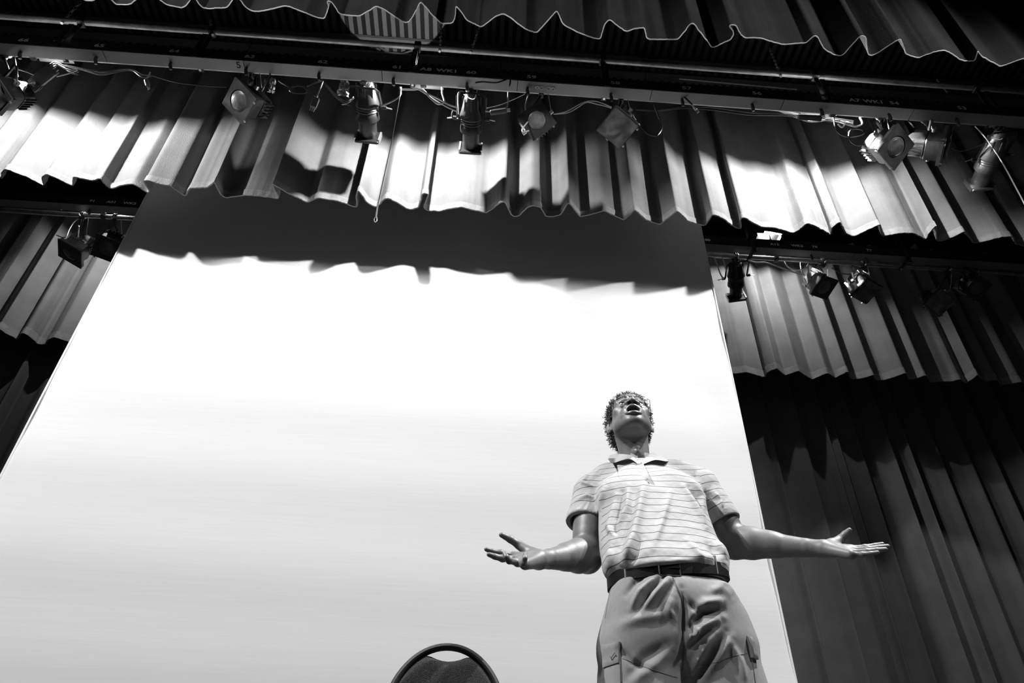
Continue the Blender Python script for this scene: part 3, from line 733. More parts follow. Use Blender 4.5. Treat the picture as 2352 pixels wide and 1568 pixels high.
def foil(px, py, Y, w_, h_, label, seed):
    o = at(px, py, Y); R = frame(camdir(.1, .1, 1), (0, .3, 1)); rr = random.Random(seed); V = []; Fc = []
    for j in range(9):
        for i in range(6): V.append(o + R @ np.array([(i / 5 - .5) * w_ * (1 - .3 * j / 8) + rr.uniform(-.008, .008), (j / 8 - .5) * h_, rr.uniform(-.02, .02)]))
    for j in range(8):
        for i in range(5): a = j * 6 + i; Fc.append((a, a + 1, a + 7, a + 6))
    tag(MB().add(V, Fc).build('foil_wrap', 'steel_bright', None, False), label, 'foil')
foil(625, 196, 3.42, .05, .13, 'crumpled foil hanging right of the leftmost stage light', 1)
foil(789, 202, 3.42, .10, .14, 'crumpled bright foil left of the left spotlight', 2)

# small pipes and struts seen against the dark roof
for (q0, q1, Ya, Yb, lab) in (((2160, 133), (2125, 178), 5.6, 5.6, 'pale slanting strut in the roof at the upper right'), ((2152, 182), (2176, 212), 4.2, 4.2, 'short pale rod hanging at the upper right'), ((1560, 181), (1830, 205), 4.6, 4.6, 'thin horizontal rod behind the front bar, right of the middle'), ((2305, 285), (2318, 265), 3.7, 3.7, 'tiny bright rod end at the upper right')):
    tag(MB().tube([at(*q0, Ya), at(*q1, Yb)], .010, 6).build('roof_rod', 'pipe_steel'), lab, 'rod')
# ------------------------------------------------------------ signed-distance modelling
class Vol:
    def __init__(s, lo, hi, h):
        s.lo = np.array(lo, float); s.h = h
        s.n = np.ceil((np.array(hi) - s.lo) / h).astype(int) + 1
        s.ax = [s.lo[i] + h * np.arange(s.n[i]) for i in range(3)]
        s.v = np.full(s.n, 1.0, np.float32)
    def win(s, lo, hi, m):
        sl = []
        for i in range(3):
            a = int(max(0, math.floor((lo[i] - m - s.lo[i]) / s.h))); b = int(min(s.n[i], math.ceil((hi[i] + m - s.lo[i]) / s.h) + 1))
            if b <= a: return None
            sl.append(slice(a, b))
        return tuple(sl)
    def pts(s, sl):
        return np.meshgrid(s.ax[0][sl[0]], s.ax[1][sl[1]], s.ax[2][sl[2]], indexing='ij', sparse=True)
    def put(s, sl, d, k, op):
        a = s.v[sl]
        if op == 'add':
            h = np.clip(.5 + .5 * (a - d) / k, 0, 1); s.v[sl] = a * (1 - h) + d * h - k * h * (1 - h)
        else:
            d = -d; h = np.clip(.5 - .5 * (a - d) / k, 0, 1); s.v[sl] = a * (1 - h) + d * h + k * h * (1 - h)
    def cone(s, a, b, ra, rb, k=.01, op='add'):
        a = np.array(a, float); b = np.array(b, float); r = max(ra, rb)
        sl = s.win(np.minimum(a, b) - r, np.maximum(a, b) + r, k + 3 * s.h)
        if sl is None: return s
        X, Y, Z = s.pts(sl); d = b - a; L2 = max(d @ d, 1e-12)
        t = np.clip(((X - a[0]) * d[0] + (Y - a[1]) * d[1] + (Z - a[2]) * d[2]) / L2, 0, 1)
        q = np.sqrt((X - a[0] - t * d[0]) ** 2 + (Y - a[1] - t * d[1]) ** 2 + (Z - a[2] - t * d[2]) ** 2) - (ra + (rb - ra) * t)
        s.put(sl, q.astype(np.float32), k, op); return s
    def chain(s, ps, rs, k=.01, op='add'):
        for i in range(len(ps) - 1): s.cone(ps[i], ps[i + 1], rs[i], rs[i + 1], k, op)
        return s
    def ell(s, c, r, R=None, k=.01, op='add'):
        c = np.array(c, float); r = np.array(r, float); R = np.eye(3) if R is None else R
        ext = np.sqrt(((R * r) ** 2).sum(1))
        sl = s.win(c - ext, c + ext, k + 3 * s.h)
        if sl is None: return s
        X, Y, Z = s.pts(sl); X = X - c[0]; Y = Y - c[1]; Z = Z - c[2]
        u = [(R[0, i] * X + R[1, i] * Y + R[2, i] * Z) for i in range(3)]
        k0 = np.sqrt((u[0] / r[0]) ** 2 + (u[1] / r[1]) ** 2 + (u[2] / r[2]) ** 2)
        k1 = np.sqrt((u[0] / r[0] ** 2) ** 2 + (u[1] / r[1] ** 2) ** 2 + (u[2] / r[2] ** 2) ** 2) + 1e-9
        s.put(sl, (k0 * (k0 - 1) / k1).astype(np.float32), k, op); return s
    def stack(s, tab, k=.02, op='add', p=2.3):
        """body of cross-sections: rows (z, cx, cy, rx, ry) from low to high"""
        tab = np.array(tab, float); z = tab[:, 0]
        lo = [(tab[:, 1] - tab[:, 3]).min(), (tab[:, 2] - tab[:, 4]).min(), z[0]]; hi = [(tab[:, 1] + tab[:, 3]).max(), (tab[:, 2] + tab[:, 4]).max(), z[-1]]
        sl = s.win(lo, hi, k + 3 * s.h)
        if sl is None: return s
        X, Y, Z = s.pts(sl); zz = np.clip(Z, z[0], z[-1])
        def it(c):
            # smooth (cubic hermite) interpolation
            m = np.gradient(tab[:, c], z); i = np.clip(np.searchsorted(z, zz.ravel(), side='right') - 1, 0, len(z) - 2)
            hgt = z[i + 1] - z[i]; t = (zz.ravel() - z[i]) / hgt
            v = (2 * t ** 3 - 3 * t ** 2 + 1) * tab[i, c] + (t ** 3 - 2 * t ** 2 + t) * hgt * m[i] + (-2 * t ** 3 + 3 * t ** 2) * tab[i + 1, c] + (t ** 3 - t ** 2) * hgt * m[i + 1]
            return v.reshape(zz.shape)
        cx, cy, rx, ry = it(1), it(2), it(3), it(4)
        e = (np.abs((X - cx) / rx) ** p + np.abs((Y - cy) / ry) ** p) ** (1 / p)
        d2 = (e - 1) * np.minimum(rx, ry)
        dz = np.abs(Z - zz)
        d = np.where(dz > 0, np.sqrt(np.maximum(d2, 0) ** 2 + dz ** 2), d2)
        s.put(sl, d.astype(np.float32), k, op); return s
    def mesh(s, smooth=2):
        v = s.v; n = np.array(v.shape); c = n - 1
        sg = v < 0
        cnt = np.zeros(c, np.int8)
        for dx in (0, 1):
            for dy in (0, 1):
                for dz in (0, 1): cnt += sg[dx:dx + c[0], dy:dy + c[1], dz:dz + c[2]]
        idx = np.argwhere((cnt > 0) & (cnt < 8)); N = len(idx)
        ids = np.full(c, -1, np.int32); ids[idx[:, 0], idx[:, 1], idx[:, 2]] = np.arange(N)
        acc = np.zeros((N, 3)); num = np.zeros(N)
        cor = [(i, j, k) for i in (0, 1) for j in (0, 1) for k in (0, 1)]
        val = {q: v[idx[:, 0] + q[0], idx[:, 1] + q[1], idx[:, 2] + q[2]] for q in cor}
        for q in cor:
            for a in range(3):
                if q[a] == 0:
                    q2 = list(q); q2[a] = 1; q2 = tuple(q2); va, vb = val[q], val[q2]
                    mk = (va < 0) != (vb < 0); t = np.where(mk, va / np.where(va - vb == 0, 1, va - vb), 0)
                    p = np.zeros((N, 3)); p[:] = q; p[:, a] += t
                    acc += p * mk[:, None]; num += mk
        P = (idx + acc / num[:, None]) * s.h + s.lo
        faces = []
        for a in range(3):
            b, d = (a + 1) % 3, (a + 2) % 3
            s0 = [slice(None)] * 3; s1 = [slice(None)] * 3; s0[a] = slice(0, -1); s1[a] = slice(1, None)
            A, B = sg[tuple(s0)], sg[tuple(s1)]
            e = np.argwhere(A != B); e = e[(e[:, b] > 0) & (e[:, d] > 0) & (e[:, b] < c[b]) & (e[:, d] < c[d])]
            def cell(ob, od):
                q = e.copy(); q[:, b] -= ob; q[:, d] -= od; return ids[q[:, 0], q[:, 1], q[:, 2]]
            quad = np.stack([cell(1, 1), cell(0, 1), cell(0, 0), cell(1, 0)], 1)
            inside = A[e[:, 0], e[:, 1], e[:, 2]]
            quad[~inside] = quad[~inside][:, ::-1]
            faces.append(quad)
        Fq = np.concatenate(faces)
        # taubin smoothing
        E = np.concatenate([Fq[:, [0, 1]], Fq[:, [1, 2]], Fq[:, [2, 3]], Fq[:, [3, 0]]])
        def lap(P, f):
            S = np.zeros_like(P); W = np.zeros(len(P))
            for i, j in ((0, 1), (1, 0)):
                for ax in range(3): S[:, ax] += np.bincount(E[:, i], P[E[:, j], ax], len(P))
                W += np.bincount(E[:, i], minlength=len(P))
            return P + f * (S / np.maximum(W, 1)[:, None] - P)
        for _ in range(smooth): P = lap(P, .5); P = lap(P, -.52)
        return P, Fq
def normals(P, Fq):
    n = np.cross(P[Fq[:, 2]] - P[Fq[:, 0]], P[Fq[:, 3]] - P[Fq[:, 1]]); N = np.zeros_like(P)
    for i in range(4):
        for ax in range(3): N[:, ax] += np.bincount(Fq[:, i], n[:, ax], len(P))
    return N / np.maximum(np.linalg.norm(N, axis=1), 1e-12)[:, None]
def np_mesh(name, P, Fq, mats, mi=None):
    me = bpy.data.meshes.new(name); me.vertices.add(len(P)); me.vertices.foreach_set('co', P.astype(np.float32).ravel())
    me.loops.add(len(Fq) * 4); me.loops.foreach_set('vertex_index', Fq.astype(np.int32).ravel())
    me.polygons.add(len(Fq)); me.polygons.foreach_set('loop_start', np.arange(len(Fq), dtype=np.int32) * 4)
    me.polygons.foreach_set('loop_total', np.full(len(Fq), 4, np.int32))
    for m in mats: me.materials.append(MATS[m])
    if mi is not None: me.polygons.foreach_set('material_index', mi.astype(np.int32))
    me.update(calc_edges=True); me.polygons.foreach_set('use_smooth', np.ones(len(Fq), bool)); me.validate(); return me
def np_obj(name, me, parent=None):
    o = bpy.data.objects.new(name, me); C.objects.link(o)
    if parent is not None: o.parent = parent; o.matrix_parent_inverse = world_of(parent).inverted()
    return o

# ------------------------------------------------------------ the performer
person = thing('person', (0.57, 2.12, 0), 'person in glasses, striped polo shirt and cargo trousers, mouth open, both arms spread palms up', 'person')
A = at
# head frame: x to picture right, y up through the crown, z out of the face
fz = np.array([-.105, -.87, .48]); fz /= np.linalg.norm(fz)
fx = np.cross(RC @ np.array([-.02, 1., 0]), fz); fx /= np.linalg.norm(fx); fy = np.cross(fz, fx)
RH = np.array([fx, fy, fz]).T
HC = A(1448.5, 925, 2.20) - RH @ np.array([0, .001, .076])
def hp(x, y, z): return HC + RH @ np.array([x, y, z])
S1, E1_, W1 = A(1359, 1130, 2.285), A(1347, 1276, 2.20), A(1240, 1285, 2.02)
S2, E2_, W2 = A(1605, 1112, 2.29), A(1691, 1246, 2.255), A(1888, 1260, 2.10)
NB = A(1459, 1064, 2.315)

def mod(v, c, r, k=.01, op='add', rot=None):
    Rr = RH if rot is None else RH @ rot
    v.ell(hp(*c), r, Rr, k, op)
def rotz(a): a = math.radians(a); return np.array([[math.cos(a), -math.sin(a), 0], [math.sin(a), math.cos(a), 0], [0, 0, 1]])
def rotx(a): a = math.radians(a); return np.array([[1, 0, 0], [0, math.cos(a), -math.sin(a)], [0, math.sin(a), math.cos(a)]])
def roty(a): a = math.radians(a); return np.array([[math.cos(a), 0, math.sin(a)], [0, 1, 0], [-math.sin(a), 0, math.cos(a)]])

V = Vol(HC - np.array([.13, .17, .27]), HC + np.array([.13, .20, .14]), .0017)
mod(V, (0, .04, -.018), (.073, .082, .095))
mod(V, (0, .050, .022), (.062, .056, .060), .02)
mod(V, (0, -.025, .018), (.0695, .078, .062), .02)
mod(V, (0, -.058, .034), (.050, .046, .044), .025)
for sx in (-1, 1):
    V.chain([hp(sx * .054, -.030, -.012), hp(sx * .046, -.070, .006), hp(sx * .018, -.101, .056)], [.012, .012, .014], .035)
    mod(V, (sx * .046, -.020, .050), (.022, .018, .018), .022)       # cheekbone
    V.cone(hp(sx * .008, .025, .080), hp(sx * .046, .024, .060), .0105, .009, .014)   # brow
    mod(V, (sx * .032, .001, .090), (.018, .0125, .017), .012, 'sub')  # socket
    mod(V, (sx * .032, .001, .0640), (.0165, .0140, .0150), .004)       # lids over the eyeball
    mod(V, (sx * .032, .0005, .078), (.0135, .0062, .0130), .0018, 'sub')  # opening between the lids
    V.cone(hp(sx * .022, -.045, .078), hp(sx * .034, -.075, .062), .007, .006, .014)  # fold beside the mouth
mod(V, (0, -.108, .062), (.020, .014, .014), .024)                    # chin
V.cone(hp(0, .018, .078), hp(0, -.026, .101), .0080, .0120, .010)      # nose
mod(V, (0, -.030, .104), (.0140, .0120, .0125), .008)
for sx in (-1, 1):
    mod(V, (sx * .0190, -.034, .092), (.0115, .0100, .0125), .007)
    mod(V, (sx * .0100, -.0435, .100), (.0062, .007, .0075), .003, 'sub')
mod(V, (0, -.062, .073), (.034, .026, .020), .018)                    # muzzle
mod(V, (0, -.0735, .095), (.0225, .0155, .030), .005, 'sub')
lipu = [hp(-.029, -.0755, .072), hp(-.021, -.0625, .086), hp(-.008, -.0555, .0935), hp(0, -.0568, .0945), hp(.008, -.0555, .0935), hp(.021, -.0625, .086), hp(.029, -.0755, .072)]
lipl = [hp(-.029, -.0755, .072), hp(-.019, -.088, .081), hp(-.007, -.0925, .0865), hp(.007, -.0925, .0865), hp(.019, -.088, .081), hp(.029, -.0755, .072)]
lipu = smooth_path(lipu, 4); lipl = smooth_path(lipl, 4)
lru = list(.0042 + .0036 * np.abs(np.sin(np.linspace(0, PI, len(lipu)))) ** .7); lrl = list(.0042 + .0044 * np.abs(np.sin(np.linspace(0, PI, len(lipl)))) ** .8)
V.chain(lipu, lru, .0015)
V.chain(lipl, lrl, .0015)
V.cone(hp(-.012, -.074, .060), hp(.012, -.074, .060), .013, .013, .004, 'sub')
for sx in (-1, 1):
    Re = roty(sx * -32)
    mod(V, (sx * .0790, -.010, -.024), (.0075, .035, .022), .004, 'add', Re)
    mod(V, (sx * .0845, -.005, -.017), (.0065, .024, .0135), .003, 'sub', Re)
nl = hp(0, -.050, -.040)
V.cone(nl + np.array([-.004, 0, 0]), NB, .054, .057, .03)
V.cone(hp(-.050, -.055, -.045), NB + np.array([-.022, -.046, -.05]), .014, .015, .014)
V.cone(hp(.050, -.055, -.045), NB + np.array([.016, -.046, -.05]), .014, .015, .014)
V.cone(hp(0, -.065, -.025), NB + np.array([0, -.034, -.05]), .022, .026, .05)
V.ell(hp(0, -.100, .004) * .45 + (NB + np.array([0, -.045, -.05])) * .55 + np.array([0, -.014, 0]), (.010, .010, .013), None, .018)
Ph, Fh = V.mesh(2)
L = (Ph - HC) @ RH                  # local coordinates
Fc = L[Fh].mean(1)
def seg_d(P, pts):
    d = np.full(len(P), 9.)
    for a, b in zip(pts[:-1], pts[1:]):
        e = b - a; t = np.clip(((P - a) @ e) / (e @ e), 0, 1); d = np.minimum(d, np.linalg.norm(P - a - t[:, None] * e, axis=1))
    return d
Fw = Ph[Fh].mean(1)
mi = np.zeros(len(Fh), int)
mi[np.min([np.linalg.norm(Fw - p, axis=1) - r for p, r in zip(lipu + lipl, lru + lrl)], axis=0) < .0020] = 1
inn = (np.abs(Fc[:, 0]) < .024) & (np.abs(Fc[:, 1] + .074) < .017) & (Fc[:, 2] < .083) & (Fc[:, 2] > .03)
mi[inn] = 2
nost = (np.minimum(np.linalg.norm(Fc - np.array([.0100, -.0405, .099]), axis=1), np.linalg.norm(Fc - np.array([-.0100, -.0405, .099]), axis=1)) < .0062); mi[nost] = 2

def arm(S, E, W, hand, h=.0026):
    pts = [S, E, W] + [q for f in hand.values() for q in f]
    lo = np.min(pts, 0) - .09; hi = np.max(pts, 0) + .09
    v = Vol(lo, hi, h)
    u = (E - S); mid = S + u * .5
    v.chain([S, S + u * .35, S + u * .75, E], [.056, .055, .050, .046], .004)
    v.ell(S + u * .6 + np.array([0, -.014, 0]), (.042, .042, .075), None, .03)
    f = W - E
    v.chain([E, E + f * .22, E + f * .5, E + f * .82, W], [.045, .047, .040, .030, .027], .004)
    v.cone(E, E + f * .15, .044, .046, .03)
    v.cone(E + f * .12 + np.array([0, -.006, .010]), E + f * .4 + np.array([0, -.004, .006]), .038, .034, .03)
    v.ell(E - f * .05 + np.array([0, .01, -.014]), (.034, .034, .034), None, .03)
    I, M, R_, Pk, T = hand['index'], hand['middle'], hand['ring'], hand['pinky'], hand['thumb']
    for q, r0 in ((I, .0150), (M, .0150), (R_, .0145), (Pk, .0135)):
        v.cone(W + (q[0] - W) * .12, q[0], .0205, r0 - .001, .014)
    v.cone(W, T[0], .023, .020, .014); v.cone(T[0], T[1], .0195, .0135, .012); v.cone((W + T[0]) / 2, M[0] * .5 + W * .5, .018, .016, .012)
    v.cone(W + (Pk[0] - W) * .3, Pk[0], .019, .0145, .012)
    for q, sc in ((I, 1.), (M, 1.03), (R_, .97), (Pk, .86)):
        v.cone(q[0], q[1], .0108 * sc, .0094 * sc, .005); v.cone(q[1], q[2], .0096 * sc, .0083 * sc, .003); v.cone(q[2], q[3], .0084 * sc, .0068 * sc, .003)
        v.ell(q[1], (.0104 * sc,) * 3, None, .004)
    v.cone(T[1], T[2], .0122, .0112, .006); v.cone(T[2], T[3], .0112, .0082, .004)
    return v.mesh(2)
def J(lst): return [A(*q) for q in lst]
hand1 = dict(
    index=J([(1180,1277,2.015),(1150,1270,2.0),(1131,1266,1.992),(1117,1261,1.985)]),
    middle=J([(1182,1284,1.985),(1154,1282,1.965),(1137,1278,1.955),(1123,1273,1.95)]),
    ring=J([(1189,1291,1.957),(1170,1287,1.93),(1163,1279,1.92),(1159,1271,1.925)]),
    pinky=J([(1206,1295,1.937),(1204,1293,1.91),(1206,1282,1.90),(1206,1271,1.905)]),
    thumb=J([(1224,1274,2.035),(1192,1251,2.05),(1172,1238,2.04),(1152,1228,2.03)]))
hand2 = dict(
    index=J([(1955,1260,2.10),(1987,1257,2.085),(2009,1253,2.078),(2027,1249,2.07)]),
    middle=J([(1959,1264,2.075),(1994,1261,2.055),(2019,1257,2.048),(2039,1254,2.04)]),
    ring=J([(1958,1269,2.05),(1991,1266,2.03),(2014,1263,2.022),(2034,1261,2.015)]),
    pinky=J([(1953,1273,2.025),(1980,1273,2.01),(1999,1271,2.002),(2016,1268,1.995)]),
    thumb=J([(1910,1252,2.115),(1930,1238,2.12),(1941,1227,2.11),(1951,1217,2.10)]))
Pa, Fa = arm(S1, E1_, W1, hand1); Pb, Fb = arm(S2, E2_, W2, hand2)

# torso, hips, legs and feet under the clothes (coarser)
BZ = A(1530, 1303, 1.99)[2]; BXc = A(1530, 1303, 2.08)[0]
hipc = np.array([BXc, 2.09, BZ - .06])
kneeL, kneeR = np.array([.50, 2.06, .52]), np.array([.82, 2.06, .52]); ankL, ankR = np.array([.46, 2.16, .10]), np.array([.88, 2.16, .10])
crL, crR = np.array([BXc - .09, 2.09, BZ - .15]), np.array([BXc + .11, 2.09, BZ - .15])
V = Vol((.1, 1.8, .0), (1.1, 2.5, NB[2] + .06), .008)
V.stack([(BZ - .18, BXc + .01, 2.09, .15, .105), (BZ, BXc, 2.09, .145, .10), (BZ + .2, BXc - .02, 2.16, .145, .10), (BZ + .36, .60, 2.24, .15, .10), (NB[2] - .04, .60, 2.3, .09, .07)], .03)
V.cone(NB - np.array([0, 0, .04]), NB, .06, .058, .03)
V.cone(S1, S2, .055, .055, .03)
for c0, kn, an, sx in ((crL, kneeL, ankL, -1), (crR, kneeR, ankR, 1)):
    V.chain([c0, kn, an], [.085, .056, .038], .03); V.chain([an + np.array([0, .03, -.04]), an + np.array([sx * .02, -.14, -.06])], [.04, .034], .02)
Pt, Ft = V.mesh(2)
n0, n1, n2 = len(Ph), len(Pa), len(Pb)
P = np.concatenate([Ph, Pa, Pb, Pt]); Fq = np.concatenate([Fh, Fa + n0, Fb + n0 + n1, Ft + n0 + n1 + n2])
body = np_obj('body', np_mesh('body', P, Fq, ['skin', 'lip', 'mouth_inside'], np.concatenate([mi, np.zeros(len(Fa) + len(Fb) + len(Ft), int)])), person)

# eyes
for sx in (-1, 1):
    c = hp(sx * .032, .001, .0655)
    look = np.array([0.05, .25, 1.0]); look /= np.linalg.norm(look)
    e = MB().lathe([(.0001, -.0118)] + [(.0118 * math.sin(a), -.0118 * math.cos(a)) for a in np.linspace(.2, PI - .05, 12)], c, RH @ frame(look, (0, 1, 0)), 20).build('eye', 'eye_white', person)
    MB().lathe([(.0062, .0102), (.0060, .0109), (.003, .0122), (.0002, .0124)], c, RH @ frame(look, (0, 1, 0)), 20).build('iris', 'iris', e)
    lid = [hp(sx * .032 + .0135 * math.cos(a), .0008 + .0052 * math.sin(a), .0795 - .0075 * abs(math.cos(a)) ** 2) for a in np.linspace(.05, PI - .05, 11)]
    MB().tube(lid, .0011, 5).build('eyelashes', 'hair', person)
    m = MB()
    for i in range(46):
        t = i / 45; x = sx * (.012 + .036 * t); y = .0225 + .008 * math.sin(t * 2.6) + random.uniform(-.002, .002); z = .0905 - .016 * t ** 1.5
        m.tube([hp(x, y, z), hp(x + sx * .006, y + .003 * random.random(), z - .0005)], .0009, 3)
    m.build('eyebrow', 'hair', person)
# teeth
for i in range(-3, 4):
    m = MB(); m.box(hp(i * .0052, -.0655 - .0004 * abs(i), .076 - .0010 * i * i), (.0046, .006, .003), RH, 0); m.build('tooth', 'eye_white', person, False)
MB().tube([hp(-.010, -.086, .055), hp(-.007, -.084, .070), hp(.007, -.084, .070), hp(.010, -.086, .055)], .008, 8).build('tongue', 'lip', person)

# glasses: round wire rims
g = MB(); up0 = -.003
for sx in (-1, 1):
    gc = (sx * .034, up0 - .004, .098); ring = []
    for k in range(28):
        a = 2 * PI * k / 28; x = .0275 * math.cos(a); y = .0255 * math.sin(a)
        ring.append(hp(gc[0] + x, gc[1] + y, gc[2] - abs(gc[0] + x) * .10 + .003))
    g.tube(ring, .0010, 5, closed=True)
    g.tube([hp(sx * .0615, up0 + .002, .0945), hp(sx * .071, up0 + .001, .088), hp(sx * .0775, up0, .04), hp(sx * .080, up0 + .001, -.012), hp(sx * .079, up0 - .018, -.03)], .0011, 5)
    g.tube([hp(sx * .010, up0 - .004, .099), hp(sx * .010, up0 - .012, .088)], .0012, 4)
    nn = 20; rr = [hp(gc[0] + .027 * math.cos(2 * PI * k / nn), gc[1] + .025 * math.sin(2 * PI * k / nn), gc[2] - abs(gc[0] + .027 * math.cos(2 * PI * k / nn)) * .10 + .003) for k in range(nn)]
    back = [p - RH[:, 2] * .0012 for p in rr]
    MB().loft([back, rr], True, True).build('spectacle_lens', 'spectacle_glass', person)
g.tube([hp(-.0085, up0 + .004, .1005), hp(0, up0 + .009, .103), hp(.0085, up0 + .004, .1005)], .0011, 5)
g.tube([hp(-.013, up0 + .015, .100), hp(.013, up0 + .015, .100)], .0009, 5)
g.build('glasses', 'glasses_wire', person)

# hair: scalp cap plus curls
hv = Vol(HC - np.array([.13, .13, .16]), HC + np.array([.13, .17, .17]), .0032)
mod(hv, (0, .045, -.024), (.0785, .086, .098))
mod(hv, (0, -.02, -.055), (.070, .078, .060), .02)
mod(hv, (0, -.075, .07), (.16, .124, .068), .01, 'sub')     # keep the face clear
mod(hv, (0, .005, .105), (.060, .064, .055), .01, 'sub')
for sx in (-1, 1): mod(hv, (sx * .083, -.012, -.008), (.016, .040, .026), .004, 'sub')
mod(hv, (0, -.14, .0), (.13, .06, .10), .01, 'sub')
Pc, Fcap = hv.mesh(1)
Nc = normals(Pc, Fcap)
np_obj('scalp_hair', np_mesh('scalp_hair', Pc, Fcap, ['hair']), person)
m = MB(); rr = random.Random(5); Lc = (Pc - HC) @ RH
cand = [i for i in range(len(Pc)) if np.linalg.norm((Lc[i] - np.array([0, .03, -.03])) / np.array([.07, .078, .088])) > .97 and Lc[i][1] > -.062]
for i in rr.sample(cand, min(2600, len(cand))):
    p, n = Pc[i], Nc[i]; a = np.cross(n, np.array([rr.uniform(-1, 1), rr.uniform(-1, 1), rr.uniform(-1, 1)])); a /= np.linalg.norm(a); b = np.cross(n, a)
    hgt = rr.uniform(.008, .022) * (1.35 if Lc[i][2] < -.03 else 1.0) * (.55 if Lc[i][0] > .03 and Lc[i][1] < .02 else 1.0); cr = rr.uniform(.002, .0038); ph = rr.uniform(0, 6); turns = rr.uniform(1.3, 2.4)
    ln = n + a * rr.uniform(-.6, .6) + b * rr.uniform(-.6, .6)
    m.tube([p - n * .002 + ln * hgt * t + (a * math.cos(ph + turns * 6.28 * t) + b * math.sin(ph + turns * 6.28 * t)) * cr for t in np.linspace(0, 1, 8)], [.0012, .0012, .0012, .0011, .0011, .0010, .0009, .0006], 4)
tag(m.build('hair_curls', 'hair', person), None, None, None, 'stuff')

# ------------------------------------------------------------ shirt
def bx(pl, pr, y, Y):      # half width and centre from picture outline
    a, b = A(pl, y, Y), A(pr, y, Y); return (a[0] + b[0]) / 2, (b[0] - a[0]) / 2
rows = []
for (pl, pr, py_, Yc, ry) in ((1400, 1658, 1318, 2.07, .118), (1388, 1664, 1290, 2.07, .130), (1379, 1652, 1250, 2.10, .132), (1374, 1634, 1205, 2.14, .130), (1372, 1618, 1160, 2.18, .128), (1370, 1608, 1125, 2.21, .120), (1376, 1598, 1098, 2.245, .104), (1400, 1560, 1076, 2.28, .088), (1414, 1520, 1060, 2.30, .074)):
    cx, rx = bx(pl, pr, py_, Yc); rows.append((A(1500, py_, Yc - ry * .7)[2], cx, Yc, rx, ry))
rows.sort()
V = Vol((rows[0][1] - .55, 1.85, rows[0][0] - .06), (rows[0][1] + .55, 2.55, NB[2] + .05), .0032)
V.stack(rows, .02)
shL, shR = A(1358, 1134, 2.275), A(1606, 1114, 2.28)
V.chain([A(1440, 1085, 2.31), A(1398, 1104, 2.30), shL], [.045, .054, .060], .045)
V.chain([A(1502, 1080, 2.31), A(1560, 1096, 2.30), shR], [.045, .054, .060], .045)
cufL, cufR = A(1346, 1200, 2.242), A(1660, 1199, 2.258)
V.chain([shL, cufL], [.060, .0665], .022); V.chain([shR, cufR], [.060, .0650], .022)
V.ell(A(1440, 1140, 2.16), (.085, .05, .075), None, .04); V.ell(A(1545, 1128, 2.16), (.085, .05, .075), None, .04)
V.ell(A(1646, 1284, 2.06), (.030, .06, .030), None, .02); V.ell(A(1404, 1300, 2.06), (.022, .05, .030), None, .02)
# open the cuffs
for S, Cf, E, r in ((shL, cufL, E1_, .0565), (shR, cufR, E2_, .0545)):
    d = Cf - S; d /= np.linalg.norm(d)
    sl = V.win(Cf - .14, Cf + .14, 0); X, Y, Z = V.pts(sl)
    t = (X - Cf[0]) * d[0] + (Y - Cf[1]) * d[1] + (Z - Cf[2]) * d[2]
    rad = np.sqrt(np.maximum((X - Cf[0]) ** 2 + (Y - Cf[1]) ** 2 + (Z - Cf[2]) ** 2 - t ** 2, 0))
    cut = np.where(rad < .095, -(t - .004), 1)          # flat end
    near = np.where((rad < .095) & (t > 0), t - .004, -1.)
    V.v[sl] = np.maximum(V.v[sl], np.where((rad < .088), t - .004, -1).astype(np.float32))
    V.v[sl] = np.maximum(V.v[sl], np.where(t > -.05, -(np.maximum(rad - r, -(t + .045))), -1).astype(np.float32))
Ps, Fs = V.mesh(2); Ns = normals(Ps, Fs)
# cloth folds pressed in along strokes, front only
AMP = 1.35
def strokes(P, N, S, Y):
    d = np.zeros(len(P))
    for amp, wd, pts in S:
        q = np.array([[*A(a, b, Y)] for a, b in pts])
        # compare in the view from the auditorium: slide surface points along the y axis
        best = np.full(len(P), 9.); tt = np.zeros(len(P)); tot = len(q) - 1
        px_ = P[:, 0] * Y / P[:, 1]; pz_ = (P[:, 2] - EYE) * Y / P[:, 1] + EYE
        for i in range(tot):
            a = q[i, [0, 2]]; e = q[i + 1, [0, 2]] - a; t = np.clip(((px_ - a[0]) * e[0] + (pz_ - a[1]) * e[1]) / (e @ e), 0, 1)
            dd = np.hypot(px_ - a[0] - t * e[0], pz_ - a[1] - t * e[1]); m = dd < best
            best[m] = dd[m]; tt[m] = (i + t[m]) / tot
        d += amp * AMP * np.exp(-(best / wd) ** 2) * np.sin(np.clip(tt, .04, .96) * PI) ** .6 * np.clip(-N[:, 1] * 2, 0, 1)
    return P + N * d[:, None]
